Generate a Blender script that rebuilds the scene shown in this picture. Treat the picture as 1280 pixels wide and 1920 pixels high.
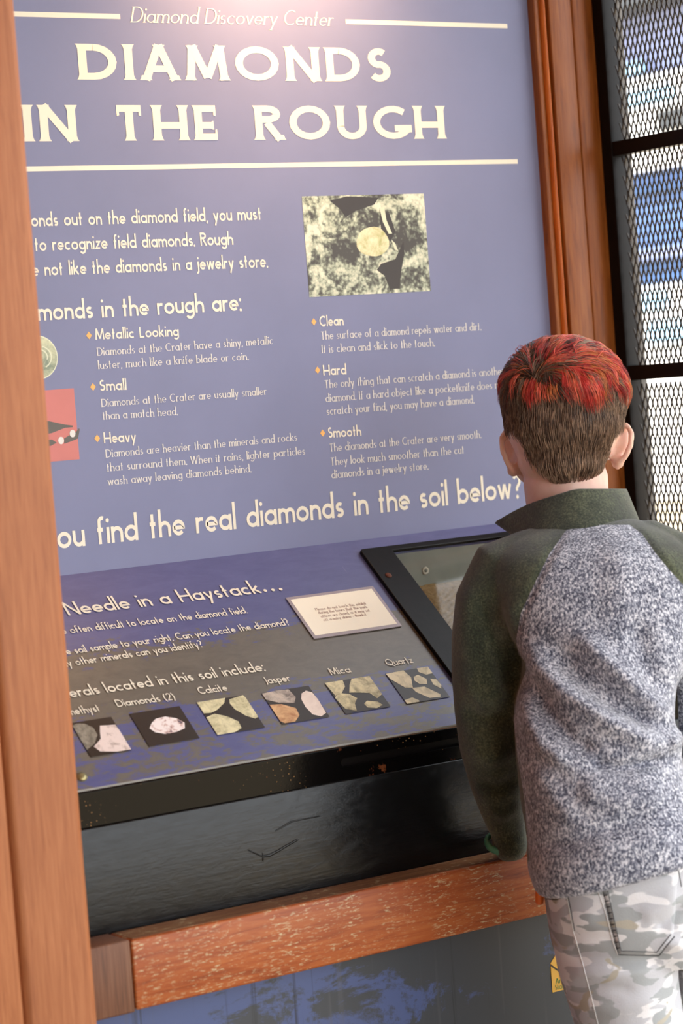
import bpy, bmesh, math, random
import numpy as np
from mathutils import Vector, Matrix, noise
from mathutils.bvhtree import BVHTree

for _o in list(bpy.data.objects):
    bpy.data.objects.remove(_o)
SC = bpy.context.scene
COL = SC.collection
rnd = random.Random(7)

# ------------------------------------------------------------------ camera
W_, H_ = 1280, 1920
F = 4600.0
YAW, PITCH, ROLL = (math.radians(a) for a in (34.0, 3.0, -4.33))
TILT = math.radians(40.27)          # slope of the reading desk
ZJ = 1.08                           # height of the joint between upright sign and desk

def _rot(y, p, r):
    B = np.array([[1, 0, 0], [0, 0, -1], [0, 1, 0]], float)
    cy, sy = math.cos(y), math.sin(y)
    cp, sp = math.cos(p), math.sin(p)
    cr, sr = math.cos(r), math.sin(r)
    return (np.array([[cr, -sr, 0], [sr, cr, 0], [0, 0, 1]]) @ np.array([[1, 0, 0], [0, cp, -sp], [0, sp, cp]])
            @ B @ np.array([[cy, -sy, 0], [sy, cy, 0], [0, 0, 1]]))
R = _rot(YAW, PITCH, ROLL)
def ray(px, py):
    d = R.T @ np.array([px - 640, py - 960, F])
    return d / np.linalg.norm(d)
CAM = np.array([0, 0, ZJ]) - 4.1 * ray(500, 1031)
def hit(px, py, n, d):
    n = np.array(n, float); v = ray(px, py)
    return CAM + v * ((d - n @ CAM) / (n @ v))
def ony(px, py, y): return hit(px, py, (0, 1, 0), y)
def onx(px, py, x): return hit(px, py, (1, 0, 0), x)
def onz(px, py, z): return hit(px, py, (0, 0, 1), z)
ND = np.array([0, -math.sin(TILT), math.cos(TILT)])
def desk(px, py): return hit(px, py, ND, ND @ np.array([0, 0, ZJ]))
def at(px, py, dep):
    """point at measured place and distance along the lens axis"""
    return Vector(CAM + R.T @ np.array([(px - 640) / F * dep, (py - 960) / F * dep, dep]))
def topx(P):
    q = R @ (np.array(P, float) - CAM)
    return 640 + F * q[0] / q[2], 960 + F * q[1] / q[2], q[2]

cam = bpy.data.cameras.new('camera')
co = bpy.data.objects.new('camera', cam); COL.objects.link(co)
Mx = Matrix([[R[0][i], -R[1][i], -R[2][i], CAM[i]] for i in range(3)] + [[0, 0, 0, 1]])
co.matrix_world = Mx
cam.sensor_fit = 'VERTICAL'; cam.sensor_height = 36.0; cam.lens = F / H_ * 36.0
cam.clip_start = 0.05; cam.clip_end = 200
cam.dof.use_dof = True; cam.dof.focus_distance = 3.98; cam.dof.aperture_fstop = 3.6
SC.camera = co

# ------------------------------------------------------------------ light
SC.view_settings.view_transform = 'Standard'; SC.view_settings.look = 'None'
SC.view_settings.gamma = 1.0; SC.view_settings.use_curve_mapping = False
SC.view_settings.exposure = 1.05
wd = bpy.data.worlds.new('sky'); SC.world = wd; wd.use_nodes = True
_bg = wd.node_tree.nodes['Background']
_bg.inputs['Color'].default_value = (0.92, 0.96, 1.0, 1); _bg.inputs['Strength'].default_value = 2.35
sl = bpy.data.lights.new('sun', 'SUN'); sl.energy = 3.6; sl.angle = math.radians(3); sl.color = (1, 0.93, 0.82)
so = bpy.data.objects.new('sun', sl); COL.objects.link(so)
so.rotation_euler = Vector((0.55, 0.45, -0.85)).to_track_quat('-Z', 'Y').to_euler(); so.location = (-3, -3, 8)

# ------------------------------------------------------------------ materials
def lin(c):
    return tuple((x / 255 / 12.92 if x / 255 <= 0.04045 else ((x / 255 + 0.055) / 1.055) ** 2.4) for x in c) + (1,)
class NT:
    def __init__(s, name):
        s.m = bpy.data.materials.new(name); s.m.use_nodes = True
        s.t = s.m.node_tree; s.b = s.t.nodes['Principled BSDF']
    def n(s, typ, **kw):
        nd = s.t.nodes.new(typ)
        for k, v in kw.items():
            if k in nd.inputs: nd.inputs[k].default_value = v
            else: setattr(nd, k, v)
        return nd
    def l(s, a, b): s.t.links.new(a, b)
    def coord(s, scale=(1, 1, 1), rot=(0, 0, 0)):
        tc = s.n('ShaderNodeTexCoord'); mp = s.n('ShaderNodeMapping')
        mp.inputs['Scale'].default_value = scale; mp.inputs['Rotation'].default_value = rot
        s.l(tc.outputs['Object'], mp.inputs['Vector']); return mp.outputs[0]
    def noise(s, vec, scale, detail=4, rough=0.55, dist=0.0):
        nd = s.n('ShaderNodeTexNoise'); nd.inputs['Scale'].default_value = scale
        nd.inputs['Detail'].default_value = detail; nd.inputs['Roughness'].default_value = rough
        nd.inputs['Distortion'].default_value = dist
        s.l(vec, nd.inputs['Vector']); return nd.outputs['Fac']
    def ramp(s, fac, stops, mode='LINEAR'):
        nd = s.n('ShaderNodeValToRGB'); cr = nd.color_ramp; cr.interpolation = mode
        while len(cr.elements) > 1: cr.elements.remove(cr.elements[-1])
        for i, (p, c) in enumerate(stops):
            e = cr.elements[0] if i == 0 else cr.elements.new(p)
            e.position = p; e.color = c if len(c) == 4 else lin(c)
        s.l(fac, nd.inputs['Fac']); return nd.outputs['Color']
    def mix(s, fac, a, b):
        nd = s.n('ShaderNodeMix'); nd.data_type = 'RGBA'
        for k, v in ((0, fac), (6, a), (7, b)):
            if isinstance(v, (int, float)): nd.inputs[k].default_value = v
            elif isinstance(v, tuple): nd.inputs[k].default_value = v if len(v) == 4 else lin(v)
            else: s.l(v, nd.inputs[k])
        return nd.outputs[2]
    def math(s, op, a, b=0.0, c=None):
        nd = s.n('ShaderNodeMath'); nd.operation = op
        for k, v in ((0, a), (1, b)) + (((2, c),) if c is not None else ()):
            if isinstance(v, (int, float)): nd.inputs[k].default_value = v
            else: s.l(v, nd.inputs[k])
        return nd.outputs[0]
    def bump(s, h, strength=0.3, dist=0.002):
        nd = s.n('ShaderNodeBump'); nd.inputs['Strength'].default_value = strength
        nd.inputs['Distance'].default_value = dist
        s.l(h, nd.inputs['Height']); s.l(nd.outputs[0], s.b.inputs['Normal'])
    def out(s, col=None, rough=0.5, metal=0.0, spec=None):
        if col is not None:
            if isinstance(col, tuple): s.b.inputs['Base Color'].default_value = col if len(col) == 4 else lin(col)
            else: s.l(col, s.b.inputs['Base Color'])
        if isinstance(rough, (int, float)): s.b.inputs['Roughness'].default_value = rough
        else: s.l(rough, s.b.inputs['Roughness'])
        s.b.inputs['Metallic'].default_value = metal
        if spec is not None: s.b.inputs['Specular IOR Level'].default_value = spec
        return s.m

def plain(name, rgb, rough=0.5, metal=0.0, spec=None, var=0.08, scale=30):
    k = NT(name); v = k.coord(); n = k.noise(v, scale, 3)
    a = lin(rgb); lo = tuple(x * (1 - var) for x in a[:3]) + (1,); hi = tuple(min(1, x * (1 + var)) for x in a[:3]) + (1,)
    return k.out(k.ramp(n, [(0.3, lo), (0.7, hi)]), rough, metal, spec)

def wood(name, dark, mid, light, axis='Z', rough=0.55, flecks=False, stretch=14, worn=None):
    k = NT(name)
    sc = {'Z': (stretch, stretch, 1), 'X': (1, stretch, stretch), 'Y': (stretch, 1, stretch)}[axis]
    v = k.coord(sc)
    fine = k.noise(v, 9, 6, 0.65, 0.6)
    big = k.noise(k.coord(), 3.1, 3, 0.5)
    c = k.ramp(fine, [(0.28, dark), (0.48, mid), (0.72, light)])
    c = k.mix(k.math('MULTIPLY', k.ramp(big, [(0.4, (0, 0, 0, 1)), (0.65, (1, 1, 1, 1))]), 0.35), c, dark)
    if worn: c = k.mix(k.ramp(k.noise(k.coord((1, 1, 1)), 11, 4, 0.7), [(0.5, (0, 0, 0, 1)), (0.66, (0.8, 0.8, 0.8, 1))]), c, worn)
    if flecks:
        f1 = k.noise(k.coord((90, 90, 430)), 1.0, 3, 0.7)
        f2 = k.noise(k.coord((9, 9, 1.6), (0, 0.12, 0)), 1.6, 3, 0.6)
        m = k.math('MULTIPLY', k.ramp(f1, [(0.565, (0, 0, 0, 1)), (0.64, (1, 1, 1, 1))]),
                   k.ramp(f2, [(0.40, (0, 0, 0, 1)), (0.56, (1, 1, 1, 1))]))
        c = k.mix(k.math('MULTIPLY', m, 0.8), c, (205, 190, 150))
    kn = k.n('ShaderNodeTexVoronoi'); kn.inputs['Scale'].default_value = 5.0
    k.l(k.coord((1, 1, 0.35) if axis == 'Z' else (0.35, 1, 1)), kn.inputs['Vector'])
    c = k.mix(k.ramp(kn.outputs['Distance'], [(0.0, (0.75, 0.75, 0.75, 1)), (0.05, (0, 0, 0, 1))]), c, (70, 40, 28))
    k.bump(fine, 0.25, 0.0012)
    return k.out(c, rough, 0, 0.35)

M = {}
M['post'] = wood('stained post wood', (146, 86, 52), (168, 104, 64), (184, 120, 78), 'Z', 0.5, stretch=22)
M['post_far'] = wood('stained frame wood', (110, 56, 18), (146, 80, 30), (164, 98, 42), 'Z', 0.42)
M['trim'] = wood('varnished orange batten', (160, 76, 20), (200, 102, 32), (216, 122, 46), 'Z', 0.4)
M['rail'] = wood('worn rail wood', (126, 56, 22), (170, 88, 40), (190, 112, 58), 'X', 0.4, flecks=True)
M['rail_top'] = wood('brown rail top', (92, 58, 38), (138, 92, 58), (166, 126, 86), 'X', 0.5, flecks=True)  # duller brown than the rail beam
M['endgrain'] = wood('weathered end block', (84, 56, 42), (118, 78, 56), (138, 100, 76), 'Z', 0.55, stretch=30)
M['boards'] = wood('kiosk boards', (96, 60, 38), (140, 96, 64), (165, 120, 84), 'X', 0.6)

def m_sign():
    k = NT('blue sign print'); v = k.coord()
    n = k.noise(v, 5, 4, 0.5); g = k.noise(k.coord((1, 1, 1)), 900, 1)
    c = k.ramp(n, [(0.3, (122, 127, 160)), (0.7, (129, 134, 168))])
    k.bump(g, 0.06, 0.0005)
    return k.out(c, k.math('MULTIPLY_ADD', n, 0.12, 0.50), 0, 0.35)
M['sign'] = m_sign()

def m_desk():
    # torn-looking brown bands over blue; V is the local y of the desk (0 at joint, -0.43 at front)
    k = NT('desk print'); tc = k.n('ShaderNodeTexCoord'); sx = k.n('ShaderNodeSeparateXYZ')
    k.l(tc.outputs['Object'], sx.inputs[0])
    n1 = k.noise(k.coord((1, 3.5, 1)), 13, 8, 0.72, 0.5)
    n2 = k.noise(k.coord((1, 2.2, 1), (0, 0, 0.3)), 26, 8, 0.75, 0.6)
    vv = k.math('MULTIPLY', sx.outputs['Y'], -1.0)
    # band weight: rises at .185, falls at .30, rises gently at .35
    up = k.n('ShaderNodeMapRange'); k.l(vv, up.inputs[0]); up.inputs[1].default_value = 0.12; up.inputs[2].default_value = 0.235
    dn = k.n('ShaderNodeMapRange'); k.l(vv, dn.inputs[0]); dn.inputs[1].default_value = 0.27; dn.inputs[2].default_value = 0.33
    lo = k.n('ShaderNodeMapRange'); k.l(vv, lo.inputs[0]); lo.inputs[1].default_value = 0.30; lo.inputs[2].default_value = 0.40
    t = k.math('SUBTRACT', up.outputs[0], k.math('MULTIPLY', dn.outputs[0], 0.72))
    t = k.math('ADD', t, k.math('MULTIPLY', lo.outputs[0], 0.22))
    t = k.math('ADD', t, k.math('MULTIPLY', k.math('SUBTRACT', k.math('ADD', n1, n2), 1.0), 1.5))
    m = k.ramp(t, [(0.44, (0, 0, 0, 1)), (0.56, (1, 1, 1, 1))])
    blue = k.ramp(n1, [(0.3, (82, 85, 128)), (0.7, (95, 98, 143))])
    c = k.mix(m, blue, k.ramp(n2, [(0.3, (94, 89, 82)), (0.7, (112, 106, 96))]))
    sc = k.noise(k.coord((120, 3, 1), (0, 0, 0.5)), 4, 2)
    c = k.mix(k.ramp(sc, [(0.76, (0, 0, 0, 1)), (0.80, (0.4, 0.4, 0.4, 1))]), c, (190, 186, 190))
    return k.out(c, 0.3, 0, 0.5)
M['desk'] = m_desk()

def m_lower():
    k = NT('lower panel print')
    n1 = k.noise(k.coord((1, 1, 1.6)), 7, 9, 0.74, 0.4)
    tc = k.n('ShaderNodeTexCoord'); sx = k.n('ShaderNodeSeparateXYZ'); k.l(tc.outputs['Object'], sx.inputs[0])
    t = k.math('SUBTRACT', n1, k.math('MULTIPLY_ADD', sx.outputs['X'], 0.32, 0.07))
    m = k.ramp(t, [(0.47, (0, 0, 0, 1)), (0.53, (1, 1, 1, 1))])
    st = k.noise(k.coord((45, 1, 1)), 1.6, 3, 0.5)
    c = k.mix(m, (66, 70, 76), (78, 92, 136))
    c = k.mix(k.ramp(st, [(0.60, (0, 0, 0, 1)), (0.72, (0.5, 0.5, 0.5, 1))]), c, (88, 90, 96))
    c = k.mix(k.ramp(st, [(0.28, (0.7, 0.7, 0.7, 1)), (0.36, (0, 0, 0, 1))]), c, (38, 38, 42))
    return k.out(c, 0.4, 0, 0.4)
M['lower'] = m_lower()

def m_black(name, rust, rough=0.25):
    k = NT(name)
    n = k.noise(k.coord(), 55, 5, 0.7); n2 = k.noise(k.coord(), 6, 2)
    sp = k.n('ShaderNodeTexVoronoi'); sp.inputs['Scale'].default_value = 180
    k.l(k.coord(), sp.inputs['Vector'])
    t = k.math('ADD', n, k.math('MULTIPLY', k.math('SUBTRACT', n2, 0.5), 0.5))
    c = k.mix(k.ramp(t, [(0.66, (0, 0, 0, 1)), (0.72, (1, 1, 1, 1))]), (7, 6, 6), (98, 54, 30)) if rust else k.ramp(n, [(0.3, (12, 9, 8)), (0.7, (20, 15, 13))])
    if rust:
        glint_dots = k.math('MULTIPLY', k.ramp(sp.outputs['Distance'], [(0.10, (1, 1, 1, 1)), (0.17, (0, 0, 0, 1))]),
                      k.ramp(k.noise(k.coord(), 14, 2), [(0.50, (0, 0, 0, 1)), (0.62, (1, 1, 1, 1))]))
        c = k.mix(glint_dots, c, (176, 132, 84))  # gold lamp glints painted into the colour, on top of the real rust
    k.bump(n, 0.15, 0.001)
    return k.out(c, rough, 0, 0.13)
M['lip'] = m_black('chipped black metal', True, 0.14)
M['steel'] = m_black('black window steel', False, 0.4)
M['frame'] = m_black('black case frame metal', False, 0.3)
def m_board():
    k = NT('black painted board')
    g = k.noise(k.coord((1.5, 1, 40)), 7, 5, 0.6, 0.2); s = k.noise(k.coord((3, 1, 6), (0, 0.5, 0)), 9, 6, 0.75, 1.5)
    c = k.ramp(g, [(0.3, (8, 8, 9)), (0.7, (15, 15, 16))])
    k.bump(k.math('ADD', k.math('MULTIPLY', g, 0.5), s), 0.35, 0.0014)
    return k.out(c, k.math('MULTIPLY_ADD', s, 0.22, 0.12), 0, 0.32)
M['board'] = m_board()
M['cream'] = plain('cream ink', (236, 228, 208), 0.45, var=0.02)
M['white_ink'] = plain('pale ink', (222, 218, 212), 0.45, var=0.02)
M['orange_ink'] = plain('orange ink', (238, 178, 96), 0.5, var=0.03)
M['dark_ink'] = plain('brown black ink', (44, 34, 28), 0.45, var=0.05)
M['text_ink'] = plain('faded brown ink', (160, 126, 112), 0.6, var=0.05)
M['acrylic'] = plain('clear sheet edge', (188, 186, 184), 0.25, var=0.03)
M['paper'] = plain('cream paper', (250, 243, 222), 0.5, var=0.01)
M['laminate'] = plain('laminate border', (158, 146, 150), 0.3, var=0.06)
M['red_print'] = plain('red print', (200, 112, 104), 0.45, var=0.06, scale=12)
M['tweezer'] = plain('tweezer print', (84, 78, 70), 0.45)
M['grey_metal'] = plain('grey zinc sheet', (132, 136, 130), 0.45, 0.0, var=0.12, scale=14)
M['wall_grey'] = plain('weathered grey stud', (96, 92, 88), 0.7, var=0.3, scale=40)
M['bolt'] = plain('brass bolt', (150, 140, 100), 0.35, 0.7, var=0.2)
M['rust'] = plain('rusty screw', (96, 50, 30), 0.7, 0.2, var=0.4, scale=300)
M['washer'] = plain('pale washer', (206, 202, 192), 0.4, 0.1)
M['sticker'] = plain('yellow sticker vinyl', (236, 180, 70), 0.45, var=0.04)
M['green_ink'] = plain('green ink', (58, 128, 64), 0.5, var=0.05)
M['mesh'] = plain('expanded steel', (42, 34, 28), 0.42, 0.3, var=0.4, scale=160)
def m_rocky(name, dark, light, scale=60, lo=0.4, hi=0.6, extra=None):
    k = NT(name); n = k.noise(k.coord(), scale, 6, 0.7, 0.4)
    c = k.ramp(n, [(lo, dark), (hi, light)] if extra is None else [(lo, dark), ((lo + hi) / 2, extra), (hi, light)])
    return k.out(c, 0.4)
M['soilprint'] = None
def m_soilprint():
    k = NT('print of dug soil')
    v = k.n('ShaderNodeTexVoronoi'); v.inputs['Scale'].default_value = 150; k.l(k.coord(), v.inputs['Vector'])
    n = k.noise(k.coord(), 21, 4, 0.55, 0.8); f = k.noise(k.coord(), 120, 4, 0.65)
    t = k.math('ADD', k.math('MULTIPLY', n, 1.0), k.math('MULTIPLY', k.math('SUBTRACT', 0.45, v.outputs['Distance']), 0.16))
    t = k.math('ADD', t, k.math('MULTIPLY', k.math('SUBTRACT', f, 0.5), 0.35))
    c = k.ramp(t, [(0.38, (60, 54, 46)), (0.46, (110, 114, 98)), (0.52, (172, 180, 156)), (0.64, (226, 224, 200))])
    return k.out(c, 0.4)
M['soilprint'] = m_soilprint()
M['gemprint'] = m_rocky('print of yellow diamond', (176, 174, 110), (238, 232, 196), 45, 0.35, 0.65)
M['coinprint'] = m_rocky('print of coin', (120, 134, 112), (206, 208, 170), 30, 0.35, 0.6)
M['coinrim'] = plain('print of coin rim', (214, 218, 190), 0.4)
M['printblack'] = plain('print black', (40, 30, 22), 0.35, var=0.1)
M['amethyst'] = m_rocky('print of amethyst', (150, 128, 116), (232, 214, 206), 60, 0.3, 0.5)
M['amethyst2'] = m_rocky('print of dim amethyst', (96, 90, 78), (158, 150, 134), 60, 0.35, 0.65)
M['diamondp'] = m_rocky('print of diamonds', (74, 66, 84), (244, 232, 228), 75, 0.34, 0.5, (206, 170, 160))
M['calcite'] = m_rocky('print of calcite', (160, 152, 112), (228, 218, 176), 70, 0.3, 0.6)
M['jasperg'] = m_rocky('print of grey jasper', (120, 108, 100), (200, 184, 168), 50, 0.35, 0.6)
M['jaspero'] = m_rocky('print of orange jasper', (176, 122, 78), (222, 178, 128), 36, 0.4, 0.6)
M['jasperw'] = m_rocky('print of white jasper', (214, 192, 178), (240, 222, 208), 24, 0.3, 0.6)
M['mica'] = m_rocky('print of mica', (132, 120, 88), (224, 212, 168), 64, 0.3, 0.6)
M['quartz'] = m_rocky('print of quartz', (170, 160, 122), (232, 218, 180), 50, 0.25, 0.55)
def m_soil():
    k = NT('sandy soil'); n = k.noise(k.coord(), 160, 6, 0.7)
    c = k.ramp(n, [(0.3, (120, 98, 66)), (0.7, (170, 144, 104))]); k.bump(n, 0.8, 0.004)
    return k.out(c, 0.9)
M['soil'] = m_soil()
def m_glass():
    k = NT('case glass'); tr = k.n('ShaderNodeBsdfTransparent'); gl = k.n('ShaderNodeBsdfGlossy'); mx = k.n('ShaderNodeMixShader')
    tr.inputs['Color'].default_value = (.86, .86, .84, 1); gl.inputs['Roughness'].default_value = .03
    mx.inputs[0].default_value = .03; k.l(tr.outputs[0], mx.inputs[1]); k.l(gl.outputs[0], mx.inputs[2])
    k.l(mx.outputs[0], k.t.nodes['Material Output'].inputs['Surface']); return k.m
M['glass'] = m_glass()

# ------------------------------------------------------------------ object helpers
def link(name, me, mats, parent=None):
    o = bpy.data.objects.new(name, me); COL.objects.link(o)
    for m in (mats if isinstance(mats, (list, tuple)) else [mats]): me.materials.append(m)
    if parent is not None:
        o.parent = parent; o.matrix_parent_inverse = parent.matrix_world.inverted()
    return o
def mesh(name, vs, fs, mats, parent=None, mi=None, smooth=False):
    me = bpy.data.meshes.new(name); me.from_pydata([tuple(v) for v in vs], [], fs)
    if mi is not None: me.polygons.foreach_set('material_index', mi)
    if smooth: me.polygons.foreach_set('use_smooth', [True] * len(me.polygons))
    me.update(); return link(name, me, mats, parent)
def tag(o, label=None, cat=None, group=None, kind=None):
    for k, v in (('label', label), ('category', cat), ('group', group), ('kind', kind)):
        if v: o[k] = v
    return o
def empty(name, loc):
    o = bpy.data.objects.new(name, None); o.empty_display_size = 0.05; COL.objects.link(o); o.location = loc
    bpy.context.view_layer.update(); return o
def box(name, lo, hi, mat, parent=None, bev=0.0, seg=2):
    bm = bmesh.new(); bmesh.ops.create_cube(bm, size=1.0)
    lo, hi = Vector(lo), Vector(hi)
    for v in bm.verts:
        v.co = Vector([(lo[i] + hi[i]) / 2 + v.co[i] * (hi[i] - lo[i]) for i in range(3)])
    if bev: bmesh.ops.bevel(bm, geom=bm.edges[:], offset=bev, segments=seg, profile=0.5, affect='EDGES')
    bmesh.ops.recalc_face_normals(bm, faces=bm.faces[:])
    me = bpy.data.meshes.new(name); bm.to_mesh(me); bm.free()
    if bev: me.polygons.foreach_set('use_smooth', [True] * len(me.polygons)); me.set_sharp_from_angle(angle=math.radians(50))
    return link(name, me, mat, parent)
def lathe(name, prof, n, origin, axis, mat, parent=None, smooth=True):
    """prof: (radius, height) pairs revolved round AXIS through ORIGIN"""
    ax = Vector(axis).normalized(); q = ax.to_track_quat('Z', 'Y'); vs = []; fs = []
    for r, h in prof:
        for i in range(n):
            a = 2 * math.pi * i / n
            vs.append(Vector(origin) + q @ Vector((r * math.cos(a), r * math.sin(a), h)))
    for j in range(len(prof) - 1):
        for i in range(n):
            fs.append((j * n + i, j * n + (i + 1) % n, (j + 1) * n + (i + 1) % n, (j + 1) * n + i))
    fs.append(tuple(range(n))[::-1]); fs.append(tuple((len(prof) - 1) * n + i for i in range(n)))
    return mesh(name, vs, fs, mat, parent, smooth=smooth)

class Plane:
    """a flat print's own coordinates: u along +x, v up the surface, w out of it"""
    def __init__(s, o, vdir, n): s.o, s.v, s.n, s.u = Vector(o), Vector(vdir).normalized(), Vector(n).normalized(), Vector((1, 0, 0))
    def p(s, u, v, w=0.0): return s.o + s.u * u + s.v * v + s.n * w
    def px(s, px, py, w=0.0):
        n = np.array(s.n); P = Vector(hit(px, py, n, float(s.n.dot(s.o + s.n * w)))) - s.o
        return P.dot(s.u), P.dot(s.v)
UP = Plane((0, 0, 0), (0, 0, 1), (0, -1, 0))
DK = Plane((0, 0, ZJ), (0, math.cos(TILT), math.sin(TILT)), ND)

def sheet(name, pl, polys, mats, parent, w=0.0004, mi=None):
    """flat ink or paper shapes lying on a plane; polys are lists of (u, v)"""
    vs, fs = [], []
    for k, pg in enumerate(polys):
        b = len(vs); vs += [pl.p(u, v, w + (0.00015 * k if mi else 0)) for u, v in pg]; fs.append(tuple(range(b, b + len(pg))))
    return mesh(name, vs, fs, mats, parent, mi)

def slab(name, pl, outer, holes, t, mat, parent, bev=0.0, w0=0.0):
    """plate with holes standing T proud of a plane"""
    cu = bpy.data.curves.new(name, 'CURVE'); cu.dimensions = '2D'; cu.fill_mode = 'BOTH'
    cu.extrude = t / 2 - bev; cu.bevel_depth = bev; cu.bevel_resolution = 2
    if bev: cu.offset = -bev
    for ring in [outer] + holes:
        sp = cu.splines.new('POLY'); sp.points.add(len(ring) - 1); sp.use_cyclic_u = True
        for q, (u, v) in zip(sp.points, ring): q.co = (u, v, 0, 1)
    tmp = bpy.data.objects.new('tmp', cu); COL.objects.link(tmp)
    dg = bpy.context.evaluated_depsgraph_get(); me = bpy.data.meshes.new_from_object(tmp.evaluated_get(dg))
    bpy.data.objects.remove(tmp)
    for v in me.vertices: v.co = pl.p(v.co.x, v.co.y, w0 + t / 2 + v.co.z)
    me.materials.clear(); me.name = name
    return link(name, me, mat, parent)
def rrect(u0, v0, u1, v1, r, n=5):
    pts = []
    for cx, cy, a0 in ((u1 - r, v1 - r, 0), (u0 + r, v1 - r, 90), (u0 + r, v0 + r, 180), (u1 - r, v0 + r, 270)):
        for i in range(n + 1):
            a = math.radians(a0 + 90 * i / n); pts.append((cx + r * math.cos(a), cy + r * math.sin(a)))
    return pts

# ------------------------------------------------------------------ lettering: drawn stroke by stroke
def A(cx, cy, rx, ry, a0, a1, n=None):
    n = n or max(4, int(abs(a1 - a0) / 18))
    return [(cx + rx * math.cos(math.radians(a0 + (a1 - a0) * i / n)), cy + ry * math.sin(math.radians(a0 + (a1 - a0) * i / n))) for i in range(n + 1)]
def glyphs(h, asc=1.08, desc=-0.34):
    r = 0.27; k = h / 2; G = {}
    bowl = A(r, k, r, k, 0, 360)
    G['a'] = (.54, [bowl, [(.54, h), (.54, 0)]])
    G['b'] = (.54, [bowl, [(0, asc), (0, 0)]])
    G['c'] = (.46, [A(r, k, r, k, 48, 312)])
    G['d'] = (.54, [bowl, [(.54, asc), (.54, 0)]])
    G['e'] = (.52, [[(.02, k), (.52, k)] + A(r - .01, k, r - .01, k, 8, 318)])
    G['f'] = (.30, [[(.10, 0), (.10, asc - .16)] + A(.25, asc - .17, .15, .15, 170, 60), [(-.02, h), (.27, h)]])
    G['g'] = (.54, [bowl, [(.54, h), (.54, -.08)] + A(.28, -.08, .26, .24, 0, -150)])
    G['h'] = (.48, [[(0, asc), (0, 0)], [(0, h * .6)] + A(.24, h - .24, .24, .24, 170, 0) + [(.48, 0)]])
    G['i'] = (.0, [[(0, h), (0, 0)], ('dot', 0, h + .26)])
    G['j'] = (.04, [[(.04, h), (.04, -.15)] + A(-.10, -.15, .14, .14, 0, -110), ('dot', .04, h + .26)])
    G['k'] = (.46, [[(0, asc), (0, 0)], [(.42, h), (.02, h * .42)], [(.14, h * .54), (.46, 0)]])
    G['l'] = (.0, [[(0, asc), (0, 0)]])
    G['m'] = (.80, [[(0, h), (0, 0)], [(0, h * .6)] + A(.2, h - .2, .2, .2, 170, 0) + [(.4, 0)], [(.4, h * .6)] + A(.6, h - .2, .2, .2, 170, 0) + [(.8, 0)]])
    G['n'] = (.46, [[(0, h), (0, 0)], [(0, h * .6)] + A(.23, h - .23, .23, .23, 170, 0) + [(.46, 0)]])
    G['o'] = (.56, [A(.28, k, .28, k, 0, 360)])
    G['p'] = (.54, [bowl, [(0, h), (0, desc)]])
    G['q'] = (.54, [bowl, [(.54, h), (.54, desc)]])
    G['r'] = (.28, [[(0, h), (0, 0)], [(0, h * .55)] + A(.22, h - .22, .22, .22, 165, 62)])
    G['s'] = (.34, [A(.18, h * .74, .15, h * .26, 40, 250) + A(.17, h * .25, .16, h * .25, 70, -140)])
    G['t'] = (.28, [[(.11, asc * .86), (.11, 0)], [(-.03, h), (.27, h)]])
    G['u'] = (.46, [[(0, h)] + A(.23, .23, .23, .23, 180, 350) , [(.46, h), (.46, 0)]])
    G['v'] = (.46, [[(0, h), (.23, 0)], [(.46, h), (.23, 0)]])
    G['w'] = (.74, [[(0, h), (.19, 0)], [(.37, h), (.19, 0)], [(.37, h), (.55, 0)], [(.74, h), (.55, 0)]])
    G['x'] = (.42, [[(0, h), (.42, 0)], [(.42, h), (0, 0)]])
    G['y'] = (.46, [[(0, h), (.24, .02)], [(.46, h), (.12, desc)]])
    G['z'] = (.40, [[(.02, h), (.40, h), (0, 0), (.42, 0)]])
    G['A'] = (.72, [[(.36, 1), (0, 0)], [(.36, 1), (.72, 0)], [(.13, .32), (.59, .32)]])
    G['B'] = (.52, [[(0, 1), (0, 0)], [(0, 1), (.24, 1)] + A(.26, .77, .2, .23, 90, -90) + [(0, .54)], [(.24, .54)] + A(.28, .27, .24, .27, 90, -90) + [(0, 0)]])
    G['C'] = (.76, [A(.46, .5, .46, .5, 50, 310)])
    G['D'] = (.72, [[(0, 1), (0, 0)], [(0, 1), (.26, 1)] + A(.26, .5, .46, .5, 90, -90) + [(0, 0)]])
    G['E'] = (.48, [[(0, 1), (0, 0)], [(0, 1), (.47, 1)], [(0, .52), (.40, .52)], [(0, 0), (.48, 0)]])
    G['G'] = (.82, [A(.48, .5, .48, .5, 48, 342), [(.94 - .12, .42), (.5, .42)]][:1] + [[(.52, .42), (.92, .42), (.92, .20)]])
    G['H'] = (.68, [[(0, 1), (0, 0)], [(.68, 1), (.68, 0)], [(0, .52), (.68, .52)]])
    G['I'] = (.0, [[(0, 1), (0, 0)]])
    G['J'] = (.28, [[(.26, 1), (.26, .1)] + A(.1, .1, .16, .22, 0, -100)])
    G['L'] = (.44, [[(0, 1), (0, 0)], [(0, 0), (.44, 0)]])
    G['M'] = (.86, [[(.08, 1), (0, 0)], [(.08, 1), (.43, .08)], [(.78, 1), (.43, .08)], [(.78, 1), (.86, 0)]])
    G['N'] = (.68, [[(0, 1), (0, 0)], [(0, 1), (.68, 0)], [(.68, 1), (.68, 0)]])
    G['O'] = (.94, [A(.47, .5, .47, .5, 0, 360)])
    G['P'] = (.50, [[(0, 1), (0, 0)], [(0, 1), (.24, 1)] + A(.25, .74, .25, .26, 90, -90) + [(0, .48)]])
    G['Q'] = (.94, [A(.47, .5, .47, .5, 0, 360), [(.40, .26), (.62, .10), (1.0, -.14)]])
    G['R'] = (.54, [[(0, 1), (0, 0)], [(0, 1), (.24, 1)] + A(.25, .75, .25, .25, 90, -90) + [(0, .50)], [(.22, .50), (.56, 0)]])
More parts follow.
